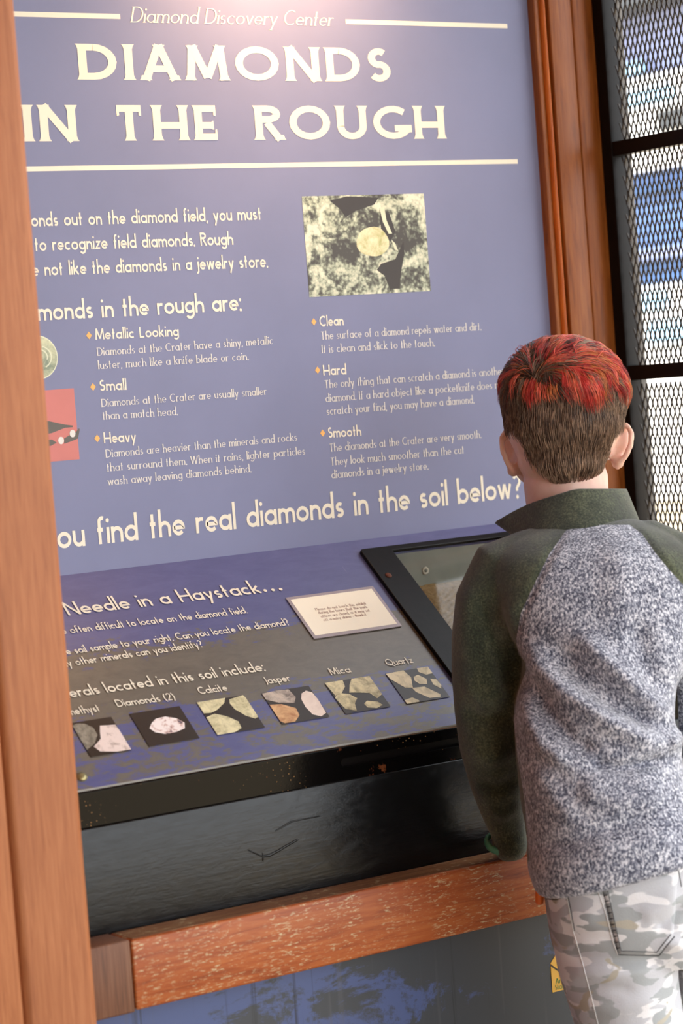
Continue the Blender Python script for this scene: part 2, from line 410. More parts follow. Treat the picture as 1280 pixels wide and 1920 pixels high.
    G['S'] = (.46, [A(.24, .75, .20, .25, 45, 255) + A(.23, .26, .22, .26, 75, -145)])
    G['T'] = (.62, [[(.31, 1), (.31, 0)], [(0, 1), (.62, 1)]])
    G['U'] = (.64, [[(0, 1), (0, .32)] + A(.32, .32, .32, .32, 180, 360) + [(.64, 1)]])
    G['W'] = (1.04, [[(0, 1), (.27, 0)], [(.52, 1), (.27, 0)], [(.52, 1), (.77, 0)], [(1.04, 1), (.77, 0)]])
    G['Y'] = (.62, [[(0, 1), (.31, .5)], [(.62, 1), (.31, .5)], [(.31, .5), (.31, 0)]])
    G['2'] = (.48, [A(.24, .74, .22, .26, 165, -30) + [(0, 0), (.48, 0)]])
    G['('] = (.16, [A(.42, .42, .42, .66, 125, 235)])
    G[')'] = (.16, [A(-.26, .42, .42, .66, 55, -55)])
    G['?'] = (.42, [A(.2, .76, .2, .24, 150, -60) + [(.2, .42), (.2, .28)], ('dot', .2, .03)])
    G['!'] = (.0, [[(0, 1), (0, .3)], ('dot', 0, .03)])
    G['.'] = (.0, [('dot', 0, .03)]); G[','] = (.04, [[(.05, .06), (-.02, -.16)]])
    G[':'] = (.0, [('dot', 0, .03), ('dot', 0, h - .04)])
    G['-'] = (.40, [[(0, h * .5), (.40, h * .5)]])
    return G
STY = {  # weight, x height, spacing, word space, serif length, pen contrast, slant, width factor
    'sans': dict(wt=.150, h=.62, sp=.23, ws=.52, ser=0, con=0, sl=0),
    'geo': dict(wt=.135, h=.58, sp=.22, ws=.50, ser=0, con=0, sl=0),
    'serif': dict(wt=.155, h=.62, sp=.26, ws=.46, ser=.075, con=.55, sl=0),
    'italic': dict(wt=.12, h=.56, sp=.20, ws=.42, ser=.05, con=.55, sl=.26),
    'copper': dict(wt=.215, h=.6, sp=.42, ws=.78, ser=.06, con=.12, sl=0),
}
_GC = {}
def text_mesh(s, sty):
    """triangulated strokes of a line of lettering, cap height 1; returns quads [(4 pts)], start/end of each char"""
    S = STY[sty]
    if sty not in _GC: _GC[sty] = glyphs(S['h'])
    G = _GC[sty]; x = 0; quads = []; marks = []
    cw = 1.06 if sty == 'copper' else 1.0
    for ch in s:
        if ch == ' ': x += S['ws']; marks.append(x); continue
        w, strokes = G[ch]; marks.append(x); lay = 0
        def wd(dx, dy):
            L = math.hypot(dx, dy) or 1
            return S['wt'] * (1 - S['con'] * (abs(dx) / L) ** 1.5)
        for st in strokes:
            quads.append(None)
            if st[0] == 'dot':
                d = S['wt'] * .62; cx, cy = st[1], st[2]
                quads.append([(x + cx * cw + d * math.cos(a), cy + d * math.sin(a)) for a in (.4, .4 + math.pi / 3, .4 + 2 * math.pi / 3, .4 + math.pi, .4 + 4 * math.pi / 3, .4 + 5 * math.pi / 3)]); continue
            ys = [b for a, b in st]; tp, bt_ = max(ys), min(ys); wh = wd(1, 0) / 2
            def horiz(yy):
                for i_, (a_, b_) in enumerate(st):
                    if abs(b_ - yy) < 1e-6:
                        for j_ in (i_ - 1, i_ + 1):
                            if 0 <= j_ < len(st) and abs(st[j_][1] - b_) < .5 * abs(st[j_][0] - a_): return True
                return False
            if tp - bt_ < .02: st = [(a, b + (wh if b < .1 else (-wh if b > .5 * S['h'] + .15 else 0))) for a, b in st]
            else:
                ht, hb_ = horiz(tp), horiz(bt_)
                st = [(a, b - (wh * (b - bt_) / (tp - bt_) if ht else 0) + (wh * (tp - b) / (tp - bt_) if hb_ else 0)) for a, b in st]
            P = [(x + a * cw, b) for a, b in st]; n = len(P); closed = math.dist(P[0], P[-1]) < 1e-6 and n > 4
            off = []
            for i in range(n):
                a = P[i - 1] if i else (P[-2] if closed else P[0]); b = P[(i + 1)] if i < n - 1 else (P[1] if closed else P[-1])
                p0, p1 = P[i], P[i]
                d1 = (p0[0] - a[0], p0[1] - a[1]); d2 = (b[0] - p0[0], b[1] - p0[1])
                l1 = math.hypot(*d1) or 0; l2 = math.hypot(*d2) or 0
                if l1 < 1e-9: d1, l1 = d2, l2
                if l2 < 1e-9: d2, l2 = d1, l1
                t = (d1[0] / l1 + d2[0] / l2, d1[1] / l1 + d2[1] / l2); L = math.hypot(*t) or 1; t = (t[0] / L, t[1] / L)
                c = max(.5, t[0] * d1[0] / l1 + t[1] * d1[1] / l1)
                hw = wd(*t) / 2 / c
                off.append(((P[i][0] - t[1] * hw, P[i][1] + t[0] * hw), (P[i][0] + t[1] * hw, P[i][1] - t[0] * hw)))
            for i in range(n - 1): quads.append([off[i][0], off[i][1], off[i + 1][1], off[i + 1][0]])
            if S['ser'] and not closed:
                quads.append(None)
                for e, f in ((0, 1), (-1, -2)):
                    dx, dy = P[e][0] - P[f][0], P[e][1] - P[f][1]
                    lev = min(abs(P[e][1] - q) for q in (0, S['h'], 1, 1.08, -.34))
                    if abs(dy) > abs(dx) * .75 and lev < .02 and ch not in 'ceso' or (sty == 'copper' and abs(dx) > abs(dy) and ch in 'TE'):
                        if abs(dy) > abs(dx) * .75:
                            sl_, y0 = S['ser'] + S['wt'] / 2, P[e][1]; up = -1 if dy > 0 else 1
                            th = .10 if sty == 'copper' else .055
                            lft = sl_; rgt = sl_
                            if dy > 0 and ch.islower(): rgt = S['wt'] / 2
                            xs = P[e][0]
                            quads.append([(xs - lft, y0), (xs + rgt, y0), (xs + rgt * .8, y0 + up * th * .5), (xs - lft * .8, y0 + up * th * .5)])
                            quads.append([(xs - lft * .8, y0 + up * th * .5), (xs + rgt * .8, y0 + up * th * .5), (xs + S['wt'] / 2, y0 + up * th * 1.4), (xs - S['wt'] / 2, y0 + up * th * 1.4)])
                        else:
                            q = .06 + S['wt'] / 2; xs = P[e][0]; s_ = 1 if dx > 0 else -1
                            yl = P[e][1]; lo_, hi_ = (yl - q - .05, yl + wh) if yl > .7 else ((yl - wh, yl + q + .05) if yl < .3 else (yl - q * .8, yl + q * .8))
                            quads.append([(xs, lo_), (xs, hi_), (xs - s_ * .05, hi_ - .01), (xs - s_ * .07, lo_ + .03)])
        quads.append('new')
        x += w * cw + S['sp']; marks.append(x - S['sp'])
    out, lay, ci = [], 0, 0                      # overlapping strokes of a letter lie on each other as films of ink
    for q in quads:
        if q is None: lay += 1
        elif q == 'new': lay = 0
        else: out.append([(a + b * S['sl'], b, lay, ci) for a, b in q])
        if q == 'new': ci += 1
    quads = out
    return quads, marks, x - S['sp']
def width(s, sty): return text_mesh(s, sty)[2]
def letter(name, pl, s, sty, p0, p1, cap, mat, parent, before='', w=0.0005, uv=False):
    """a printed line whose visible words S run between two measured baseline points; BEFORE is what the post hides of it"""
    (u0, v0), (u1, v1) = (p0, p1) if uv else (pl.px(*p0), pl.px(*p1))
    full = before + s
    q, marks, total = text_mesh(full, sty)
    a = width(before, sty) + (STY[sty]['sp'] if before and before[-1] != ' ' else 0) if before else 0.0
    kx = (u1 - u0) / (total - a)
    chars = {}
    for pg in q:
        vs, fs = chars.setdefault(pg[0][3] if name == 'title_letter' else 0, ([], []))
        b = len(vs)
        for x, y, ly, _c in pg:
            u = u0 + (x - a) * kx; vs.append(pl.p(u, v0 + (v1 - v0) * (u - u0) / (u1 - u0) + y * cap, w + ly * 3e-5))
        fs.append(tuple(range(b, b + len(pg))))
    for vs, fs in chars.values():
        o = mesh(name, vs, fs, mat, parent)
        if name == 'lettering': o['kind'] = 'stuff'
    return o

def blob(cx, cy, rx, ry, n=18, rough=0.0, seed=0):
    q = random.Random(seed); ph = [q.uniform(0, 6.28) for _ in range(4)]
    out = []
    for i in range(n):
        a = 2 * math.pi * i / n
        k = 1 + rough * (math.sin(2 * a + ph[0]) * .5 + math.sin(3 * a + ph[1]) * .35 + math.sin(5 * a + ph[2]) * .25)
        out.append((cx + rx * k * math.cos(a), cy + ry * k * math.sin(a)))
    return out

#@@SETTING
# ------------------------------------------------------------------ the place around
XW = 0.765                       # plane of the open mesh window
G = lambda name, *a, **k: tag(box(name, *a, **k), kind='structure')
FLOOR = -0.15
k = NT('kiosk concrete'); n_ = k.noise(k.coord(), 4, 6, 0.6)
M['concrete'] = k.out(k.ramp(n_, [(0.3, (150, 140, 124)), (0.7, (186, 176, 158))]), 0.85)
k = NT('pale gravel ground'); n_ = k.noise(k.coord(), 3, 8, 0.7)
M['gravel'] = k.out(k.ramp(n_, [(0.3, (168, 148, 118)), (0.7, (206, 186, 152))]), 0.95)
G('floor', (-3.4, -5.2, FLOOR - .1), (1.0, 0.1, FLOOR), M['concrete'])
G('ground', (-14, -16, FLOOR - .3), (30, 26, FLOOR - .12), M['gravel'])
G('ceiling', (-3.4, -5.0, 2.75), (1.05, 0.25, 2.81), M['boards'])
G('light_block_left', (-3.5, -5.2, FLOOR), (-3.4, 0.11, 2.75), M['boards'])  # added out of view to block light from the left
G('light_block_rear', (-3.4, -5.2, FLOOR), (-1.5, -5.1, 2.75), M['boards'])  # unseen boards put in behind the camera to cut light from the rear left
G('wall_back', (-3.4, 0.05, FLOOR), (XW + .02, 0.11, 2.75), M['boards'])

# ------------------------------------------------------------------ upright sign
XR = UP.px(987.5, 0)[0]; XL = -0.60
sign = empty('exhibit_sign', (0, 0, ZJ))
tag(sign, 'tall blue upright sign with big cream title, photographs and bulleted text', 'sign')
box('sign_board', (XL, 0, ZJ - .02), (XR, .018, 2.45), M['sign'], sign)
def rule(a, b, th, name='rule_line'):
    (u0, v0), (u1, v1) = UP.px(*a), UP.px(*b)
    sheet(name, UP, [[(u0, v0 - th), (u1, v1 - th), (u1, v1 + th), (u0, v0 + th)]], M['cream'], sign)
(_u, _v) = UP.px(225, 30.5); _z = UP.px(437, 36)[1]
u0, v0 = UP.px(225, 31); u1, v1 = UP.px(647.5, 40.5); u2, v2 = UP.px(950.5, 49)
um = (u0 + u1) / 2
sheet('rule_line', UP, [[(2 * um - u2, v0 - .004), (u0, v0 - .004), (u0, v0 + .004), (2 * um - u2, v0 + .004)]], M['cream'], sign)
sheet('rule_line', UP, [[(u1, v1 - .004), (u2, v2 - .004), (u2, v2 + .004), (u1, v1 + .004)]], M['cream'], sign)
(ra, va), (rb, vb) = UP.px(52, 316.5), UP.px(970, 303)
sheet('rule_line', UP, [[(-.56, (va + vb) / 2 - .004), (rb, (va + vb) / 2 - .004), (rb, (va + vb) / 2 + .004), (-.56, (va + vb) / 2 + .004)]], M['cream'], sign)
letter('lettering', UP, 'Diamond Discovery Center', 'italic', (246, 42), (622, 49), .0255, M['cream'], sign)
letter('title_letter', UP, 'DIAMONDS', 'copper', (157, 149.5), (727, 153), .0570, M['cream'], sign)
letter('title_letter', UP, 'N THE ROUGH', 'copper', (85, 265), (828, 260), .0570, M['cream'], sign, before='I')
T = lambda s, a, b, cap, sty='sans', before='', mat='cream': letter('lettering', UP, s, sty, a, b, cap, M[mat], sign, before)
T('onds out on the diamond field, you must', (60, 425), (489, 412), .0215, before='To find diam')
T('to recognize field diamonds. Rough', (62, 471), (436, 459), .0215, before='first learn ')
T('not like the diamonds in a jewelry store.', (81, 517), (501, 501), .0215, before='diamonds are ')
T('onds in the rough are:', (102, 600), (451, 582), .0300, before='Diam')
def bullet(px, py):
    u, v = UP.px(px, py); sheet('bullet', UP, [[(u - .0052, v), (u, v - .0062), (u + .0052, v), (u, v + .0062)]], M['orange_ink'], sign)
for a in ((166.5, 629), (174, 725.5), (182, 822), (588, 603.5), (595, 694), (604.5, 812)): bullet(*a)
T('Metallic Looking', (180, 637), (334, 630), .0175)
T('Small', (188, 733), (236, 731), .0175)
T('Heavy', (196, 831), (254, 828), .0175)
T('Clean', (600, 612), (643, 610), .0178)
T('Hard', (607, 704), (648, 702), .0178)
T('Smooth', (616, 821), (676, 817), .0178)
B_ = lambda s, a, b, cap=.0128: T(s, a, b, cap, 'serif', mat='white_ink')
B_('Diamonds at the Crater have a shiny, metallic', (183, 667), (511, 645))
B_('luster, much like a knife blade or coin.', (185, 692), (465, 675))
B_('Diamonds at the Crater are usually smaller', (191, 763), (499, 740))
B_('than a match head.', (193, 787), (332, 778))
B_('Diamonds are heavier than the minerals and rocks', (199, 858), (556, 826))
B_('that surround them. When it rains, lighter particles', (201, 884), (571, 852))
B_('wash away leaving diamonds behind.', (203, 910), (470, 885))
B_('The surface of a diamond repels water and dirt.', (602, 637), (901, 619), .0135)
B_('It is clean and slick to the touch.', (604, 662), (814, 649), .0135)
B_('The only thing that can scratch a diamond is another', (609, 728), (944, 702), .0135)
B_('diamond. If a hard object like a pocketknife does not', (611, 754), (946, 727), .0135)
B_('scratch your find, you may have a diamond.', (613, 778), (888, 756), .0135)
B_('The diamonds at the Crater are very smooth.', (618, 847), (901, 821), .0135)
B_('They look much smoother than the cut', (620, 873), (869, 850), .0135)
B_('diamonds in a jewelry store.', (622, 897), (802, 880), .0135)
T('ou find the real diamonds in the soil below?', (111, 1029), (976, 932), .0420, before='Can y')
# photographs printed on the sign
def quad_px(pl, pts): return [pl.px(*p) for p in pts]
ph = quad_px(UP, [(579, 557), (806, 546), (795, 363), (566, 368)])
pu0, pu1 = (ph[0][0] + ph[3][0]) / 2, (ph[1][0] + ph[2][0]) / 2; pv0, pv1 = (ph[0][1] + ph[1][1]) / 2, (ph[2][1] + ph[3][1]) / 2
pf = sheet('field_photograph', UP, [[(pu0, pv0), (pu1, pv0), (pu1, pv1), (pu0, pv1)]], M['soilprint'], sign)
pf['label'] = 'square photograph of a yellow diamond lying in dug soil'
def inph(pts): return [(pu0 + (pu1 - pu0) * a, pv0 + (pv1 - pv0) * b) for a, b in pts]
sheet('printed_shadow', UP, [inph([(.22, .95), (.36, .99), (.62, .97), (.58, .90), (.42, .84), (.34, .78), (.30, .86)]),
      inph([(.60, .30), (.72, .34), (.80, .52), (.80, .40), (.76, .20), (.74, .04), (.66, .04), (.62, .18), (.56, .24)]),
      inph([(.62, .86), (.70, .80), (.74, .62), (.68, .50), (.62, .62)])], M['dark_ink'], pf, 0.0006)
c_ = inph([(.545, .525)])[0]
sheet('printed_diamond', UP, [blob(c_[0], c_[1], .033, .0265, 22, .08, 3)], M['gemprint'], pf, 0.0008)
sheet('printed_straw', UP, [inph([(.62, .86), (.66, .88), (.67, .74), (.71, .60), (.68, .60), (.64, .72)]), inph([(.70, .54), (.73, .50), (.75, .42), (.72, .44)])], M['coinrim'], pf, 0.0008)
pr_ = quad_px(UP, [(149, 861), (138, 728)])
rx1 = sum(p[0] for p in pr_) / 2; rv0, rv1 = pr_[0][1], pr_[1][1]
pr = sheet('tweezer_photograph', UP, [[(rx1 - .12, rv0), (rx1, rv0), (rx1, rv1), (rx1 - .12, rv1)]], M['red_print'], sign)
pr['label'] = 'red photograph of tweezers and two round white gems'
Q = lambda pts: [UP.px(*p) for p in pts]
sheet('printed_tweezers', UP, [Q([(85, 789), (93, 790), (120, 796), (136, 798), (136, 801), (122, 802), (97, 812), (80, 815)]), Q([(85, 825), (97, 824), (106, 830), (95, 836), (80, 838)]),
      Q([(120, 822), (130, 816), (138, 814), (148, 803), (149, 806), (146, 822), (132, 828), (120, 832)])], M['tweezer'], pr, 0.0007)
for q in ((114, 826), (135.5, 813)):
    u, v = UP.px(*q); sheet('printed_gem', UP, [blob(u, v, .0052, .0060, 16)], M['white_ink'], pr, 0.0009)
u, v = UP.px(108, 668); rr = .0345; u -= rr
cn = sheet('coin_photograph', UP, [blob(u, v, rr, rr, 40)], M['coinrim'], sign); cn['label'] = 'round photograph of a silver coin'
sheet('coin_face', UP, [blob(u, v, rr * .95, rr * .95, 40)], M['coinprint'], cn, 0.0006)
ar = []
for k_, (r1, a0, a1) in enumerate(((.70, -60, 70), (.50, -20, 120), (.62, 100, 250))):
    o_ = A(u, v, rr * r1, rr * r1 * .8, a0, a1, 14); i_ = A(u, v, rr * (r1 - .07), rr * (r1 - .07) * .8, a0, a1, 14)
    for i in range(14): ar.append([o_[i], o_[i + 1], i_[i + 1], i_[i]])
sheet('coin_relief', UP, ar, M['coinrim'], cn, 0.0008)

# ------------------------------------------------------------------ reading desk
fv = DK.px(500, 1418)[1]          # front edge
fv = (DK.px(160, 1480)[1] + DK.px(860, 1355)[1]) / 2
dk = empty('reading_desk_panel', DK.p(0, 0)); dk.rotation_euler = (TILT, 0, 0); bpy.context.view_layer.update()
tag(dk, 'sloping blue and brown printed desk panel about finding minerals in soil', 'display panel')
fu0, fvt = DK.px(675, 1040); gu0, gvt = DK.px(737, 1041)
fu0 = (fu0 + DK.px(845, 1270)[0]) / 2
gvt = DK.px(850, 1022)[1]; fvt = DK.px(850, 1013)[1]
gu1, fu1 = XR - .055 - .02, XR - .02
gvb, fvb = fv + .075, fv + .02
# local print material coordinates: build with vertices in the desk's own frame
def tolocal(o):
    mw = dk.matrix_world.inverted()
    for v_ in o.data.vertices: v_.co = mw @ v_.co
    o.matrix_parent_inverse = Matrix.Identity(4); return o
bd = tolocal(slab('print_board', DK, [(XL, fv), (XR, fv), (XR, -.002), (XL, -.002)], [[(gu0, gvb), (gu1, gvb), (gu1, gvt), (gu0, gvt)]], .004, M['desk'], dk, w0=-.005))
ed = tolocal(sheet('clear_edge', Plane(DK.p(0, fv), DK.n, -DK.v), [[(XL, -.005), (XR, -.005), (XR, -.0005), (XL, -.0005)]], M['acrylic'], dk, 0.0004))
ed['label'] = 'thin bright sheet edge'
D_ = lambda s, a, b, cap, before='': letter('lettering', DK, s, 'geo', a, b, cap, M['cream'], dk, before)
D_('Needle in a Haystack', (124, 1155), (490, 1112), .0300, before='A ')
for i in range(3):
    u, v = DK.px(497 + 14.5 * i, 1107.5 - 1.2 * i); sheet('lettering', DK, [blob(u, v, .0034, .0034, 8)], M['cream'], dk)
D_('often difficult to locate on the diamond field.', (132, 1188), (464, 1150), .0155, before='Diamonds are ')
D_('soil sample to your right. Can you locate the diamond?', (140, 1226), (543, 1172), .0155, before='Look at the ')
D_('other minerals can you identify?', (142, 1248), (381, 1213), .0155, before='How many ')
D_('erals located in this soil include:', (135, 1308), (497, 1258), .0215, before='Min')
D_('ethyst', (144, 1340), (188, 1334), .0155, before='Am')
D_('Diamonds (2)', (222, 1326), (329, 1312), .0155)
D_('Calcite', (376, 1302), (427, 1295), .0155)
D_('Jasper', (499, 1283), (545, 1277), .0155)
D_('Mica', (622, 1266), (658, 1261), .0155)
D_('Quartz', (728, 1249), (775, 1243), .0155)
def mineral(TL, TR, BR, BL, shapes, label):
    P = [DK.px(*p) for p in (BL, BR, TR, TL)]
    u0 = (P[0][0] + P[3][0]) / 2; u1 = (P[1][0] + P[2][0]) / 2; v0 = (P[0][1] + P[1][1]) / 2; v1 = (P[2][1] + P[3][1]) / 2
    b = sheet('mineral_photograph', DK, [[(u0, v0), (u1, v0), (u1, v1), (u0, v1)]], M['printblack'], dk, .0004); b['label'] = label
    clampu = lambda t: min(1, max(0, t))
    for nm, mt, pts in shapes:
        sheet(nm, DK, [[(u0 + (u1 - u0) * clampu(a), v1 - (v1 - v0) * clampu(c)) for a, c in pts]], M[mt], b, .0007)
mineral((142, 1354), (210, 1344), (245, 1409), (150, 1420), [
    ('printed_stone', 'amethyst2', [(0, .10), (.15, .06), (.32, .12), (.40, .30), (.36, .55), (.22, .75), (.05, .85), (0, .7)]),
    ('printed_stone', 'amethyst', [(.70, .22), (.92, .22), (1, .45), (1, 1), (.60, .98), (.38, .88), (.36, .72), (.55, .58), (.60, .40)])], 'photograph of two pale amethyst crystals') if False else None
mineral((140, 1355), (209, 1344), (246, 1408), (162, 1420), [
    ('printed_stone', 'amethyst2', [(0, .08), (.12, .04), (.30, .08), (.44, .22), (.44, .44), (.26, .66), (0, .80)]),
    ('printed_stone', 'amethyst', [(.62, .20), (.98, .24), (1, .42), (1, .98), (.66, .98), (.28, .90), (.20, .74), (.46, .56), (.54, .36)])], 'photograph of two pale amethyst crystals')
mineral((242, 1339), (336, 1324), (374, 1384), (280, 1400), [
    ('printed_diamond', 'diamondp', [(.30, .36), (.42, .26), (.62, .24), (.80, .34), (.90, .50), (.84, .66), (.66, .72), (.44, .74), (.26, .64), (.20, .50)])], 'photograph of a sparkling rough diamond')
mineral((368, 1316.5), (457, 1304.5), (497.5, 1364.5), (407, 1378), [
    ('printed_stone', 'calcite', [(0, 0), (.60, 0), (.52, .14), (.30, .30), (.14, .36), (0, .34)]),
    ('printed_stone', 'calcite', [(.66, .06), (.98, 0), (1, .08), (1, .68), (.92, .72), (.78, .60), (.64, .36), (.62, .18)]),
    ('printed_stone', 'calcite', [(0, .46), (.20, .40), (.40, .52), (.56, .72), (.54, .92), (.36, 1), (0, 1)])], 'photograph of three pale calcite pieces')
mineral((489, 1299), (580, 1286.5), (616.5, 1344.5), (529, 1358), [
    ('printed_stone', 'jasperg', [(0, .02), (.30, 0), (.56, .02), (.60, .28), (.50, .44), (.20, .36), (0, .22)]),
    ('printed_stone', 'jaspero', [(0, .38), (.24, .42), (.46, .60), (.44, .82), (.28, .98), (.06, .98), (0, .90)]),
    ('printed_stone', 'jasperw', [(.76, .20), (.88, .14), (.98, .22), (1, .44), (.98, .88), (.84, .96), (.70, .86), (.66, .62), (.68, .36)])], 'photograph of grey, orange and white jasper stones')
mineral((608, 1281), (693, 1268), (731, 1325), (648, 1339), [
    ('printed_stone', 'mica', [(0, 0), (.40, 0), (.36, .20), (.20, .38), (.04, .42)]),
    ('printed_stone', 'mica', [(.60, 0), (1, 0), (1, .60), (.84, .70), (.76, .50), (.46, .42), (.36, .40), (.48, .16)]),
    ('printed_stone', 'mica', [(0, .48), (.14, .36), (.34, .44), (.44, .60), (.32, .74), (.26, .96), (.06, .86)]),
    ('printed_stone', 'mica', [(.50, .80), (.60, .72), (.80, .80), (.86, .92), (.70, .98), (.52, .92)])], 'photograph of flaky mica pieces')
mineral((721, 1262), (803, 1251), (842, 1307), (763, 1320), [
    ('printed_stone', 'quartz', [(0, .02), (.42, 0), (.48, .24), (.36, .56), (.20, .52), (.02, .20)]),
    ('printed_stone', 'quartz', [(.74, 0), (1, 0), (1, .22), (.84, .24), (.72, .12)]),
    ('printed_stone', 'quartz', [(.54, .24), (.66, .20), (.78, .36), (.72, .52), (.56, .48), (.50, .36)]),
    ('printed_stone', 'quartz', [(.86, .38), (.98, .42), (1, .62), (.94, .72), (.84, .56)]),
    ('printed_stone', 'quartz', [(.34, .56), (.62, .58), (.84, .88), (.80, .96), (.56, .94), (.36, .70)]),
    ('printed_stone', 'quartz', [(0, .88), (.20, .84), (.30, .96), (.28, 1), (0, 1)])], 'photograph of six pale quartz pieces')
lathe('bolt', [(.0075, -.004), (.0085, .001), (.0070, .0035), (.0030, .0045)], 18, DK.p(*DK.px(153, 1457)), DK.n, M['bolt'], dk)['label'] = 'tarnished round bolt head'

# laminated notice
nq = [DK.px(*p) for p in ((590, 1200), (751, 1174), (700, 1101), (533, 1121))]
nu0, nu1 = (nq[0][0] + nq[3][0]) / 2, (nq[1][0] + nq[2][0]) / 2; nv0, nv1 = (nq[0][1] + nq[1][1]) / 2, (nq[2][1] + nq[3][1]) / 2
nt = empty('laminated_notice', DK.p((nu0 + nu1) / 2, (nv0 + nv1) / 2)); tag(nt, 'small laminated cream notice card stuck on the sloping desk panel', 'notice')
slab('laminate_sheet', DK, rrect(nu0, nv0, nu1, nv1, .002), [], .0012, M['laminate'], nt, w0=.0004)
sheet('paper_card', DK, [[(nu0 + .006, nv0 + .0065), (nu1 - .006, nv0 + .0065), (nu1 - .006, nv1 - .006), (nu0 + .006, nv1 - .006)]], M['paper'], nt, .0018)
for s, a, b in (('Please do not touch this exhibit', (592, 1147), (686, 1135)), ('during the hours that the park', (597, 1153), (688, 1141.5)),
                ('offices are closed, as it may set', (602, 1160), (693, 1148)), ('off a noisy alarm - thanks!', (607, 1166.5), (686, 1156))):
    letter('lettering', DK, s, 'serif', a, b, .0060, M['text_ink'], nt, w=.0021)

# soil display case
case = empty('soil_display_case', DK.p((fu0 + fu1) / 2, fvb)); tag(case, 'black framed glass case of sandy soil set into the sloping desk', 'display case')
fr = slab('case_frame', DK, rrect(fu0, fvb, fu1, fvt, .006), [[(gu0, gvb), (gu1, gvb), (gu1, gvt), (gu0, gvt)][::-1]], .007, M['frame'], case, bev=.0012, w0=-.0005)
slab('glass_pane', DK, [(gu0 + .0005, gvb + .0005), (gu1 - .0005, gvb + .0005), (gu1 - .0005, gvt - .0005), (gu0 + .0005, gvt - .0005)], [], .003, M['glass'], case, w0=.0)
def screw(px, py):
    P = DK.p(*DK.px(px, py, .007), .0065)
    s = lathe('screw', [(.0055, -.001), (.0062, .0004), (.0045, .0022), (.001, .0026)], 16, P, DK.n, M['rust'], case, True); s['label'] = 'rusty round screw head'
    box('screw_slot', (P.x - .0035, P.y - .001, P.z + .0005), (P.x + .0035, P.y + .001, P.z + .0022), M['printblack'], s)
screw(728, 1078.5); 
for q in ((gu1 + .0275, gvt - .03), (fu0 + .03, fvb + .03), (gu1 + .0275, fvb + .03)):
    P = DK.p(q[0], q[1], .0065); lathe('screw', [(.0055, -.001), (.0062, .0004), (.0045, .0022), (.001, .0026)], 16, P, DK.n, M['rust'], case, True)
tb = DK.p(gu0, gvt, -.005); bb = DK.p(gu1, gvb, -.005)
zs = ony(825, 1093, tb.y)[2]; zs2 = min(zs, bb.z) - 0.0
box('case_back', (gu0, tb.y, bb.z - .06), (gu1, tb.y + .003, tb.z + .001), M['grey_metal'], case)
bh = [(gu0, tb.y), (gu0, bb.y)]
def tri_side(x0, x1):
    vs = []
    for x in (x0, x1): vs += [(x, tb.y, tb.z), (x, tb.y, bb.z - .06), (x, bb.y, bb.z - .06), (x, bb.y, bb.z)]
    mesh('case_side', vs, [(0, 1, 2, 3), (7, 6, 5, 4), (0, 3, 7, 4), (1, 5, 6, 2), (0, 4, 5, 1), (3, 2, 6, 7)], M['grey_metal'], case)
tri_side(gu0 - .003, gu0); tri_side(gu1, gu1 + .003)
# the soil slopes like the desk, lying against the back at the measured line
nx, ny = 60, 60; vs = []; fs = []
for j in range(ny + 1):
    for i in range(nx + 1):
        x = gu0 + (gu1 - gu0) * i / nx; t = j / ny; y = tb.y + (bb.y - tb.y) * t
        z = zs + (bb.z - .022 - zs) * t + .0035 * noise.noise(Vector((x * 40, y * 40, 0))) + .0012 * noise.noise(Vector((x * 170, y * 170, 3)))
        vs.append((x, y, z))
for j in range(ny):
    for i in range(nx): a = j * (nx + 1) + i; fs.append((a, a + nx + 1, a + nx + 2, a + 1))
tag(mesh('soil', vs, fs, M['soil'], case, smooth=True), kind='stuff')
P = Vector(ony(797, 1070, tb.y))
w = lathe('washer', [(.003, .0), (.003, .002), (.0065, .002), (.0072, 0.0006), (.0072, 0)], 20, P, (0, -1, 0), M['washer'], case); w['label'] = 'pale ring washer on the grey back'
lathe('washer_screw', [(.003, .0005), (.0028, .003), (.001, .0035)], 12, P, (0, -1, 0), M['grey_metal'], case)

# ------------------------------------------------------------------ black cabinet under the desk
YF = float(DK.p(0, fv).y); ZF = float(DK.p(0, fv).z)
zl = ony(160, 1553, YF)[2]; zb = (ony(178, 1745, YF)[2] + ony(930, 1600, YF)[2]) / 2
cab = empty('desk_cabinet', (0, YF, zb)); tag(cab, 'black cabinet front with chipped metal lip, slot and painted board beneath the sloping panel', 'cabinet')
LP = Plane((0, YF + .003, 0), (0, 0, 1), (0, -1, 0))
su0, sv0 = LP.px(638, 1430); su1 = .36; sh = .0062
sz = LP.px(700, 1419)[1]
slot = rrect(su0, sz - sh, su1, sz + sh, sh * .98, 8)
slab('metal_lip', LP, [(XL, zl), (XR, zl), (XR, ZF - .0055), (XL, ZF - .0055)], [slot[::-1]], .0035, M['lip'], cab, bev=.0008)
box('slot_lining', (su0 - .01, YF + .012, sz - .012), (su1 + .01, YF + .016, sz + .012), M['frame'], cab)
box('painted_board', (XL, YF - .0035, zb - .085), (XR, YF + .02, zl), M['board'], cab, bev=.0025)
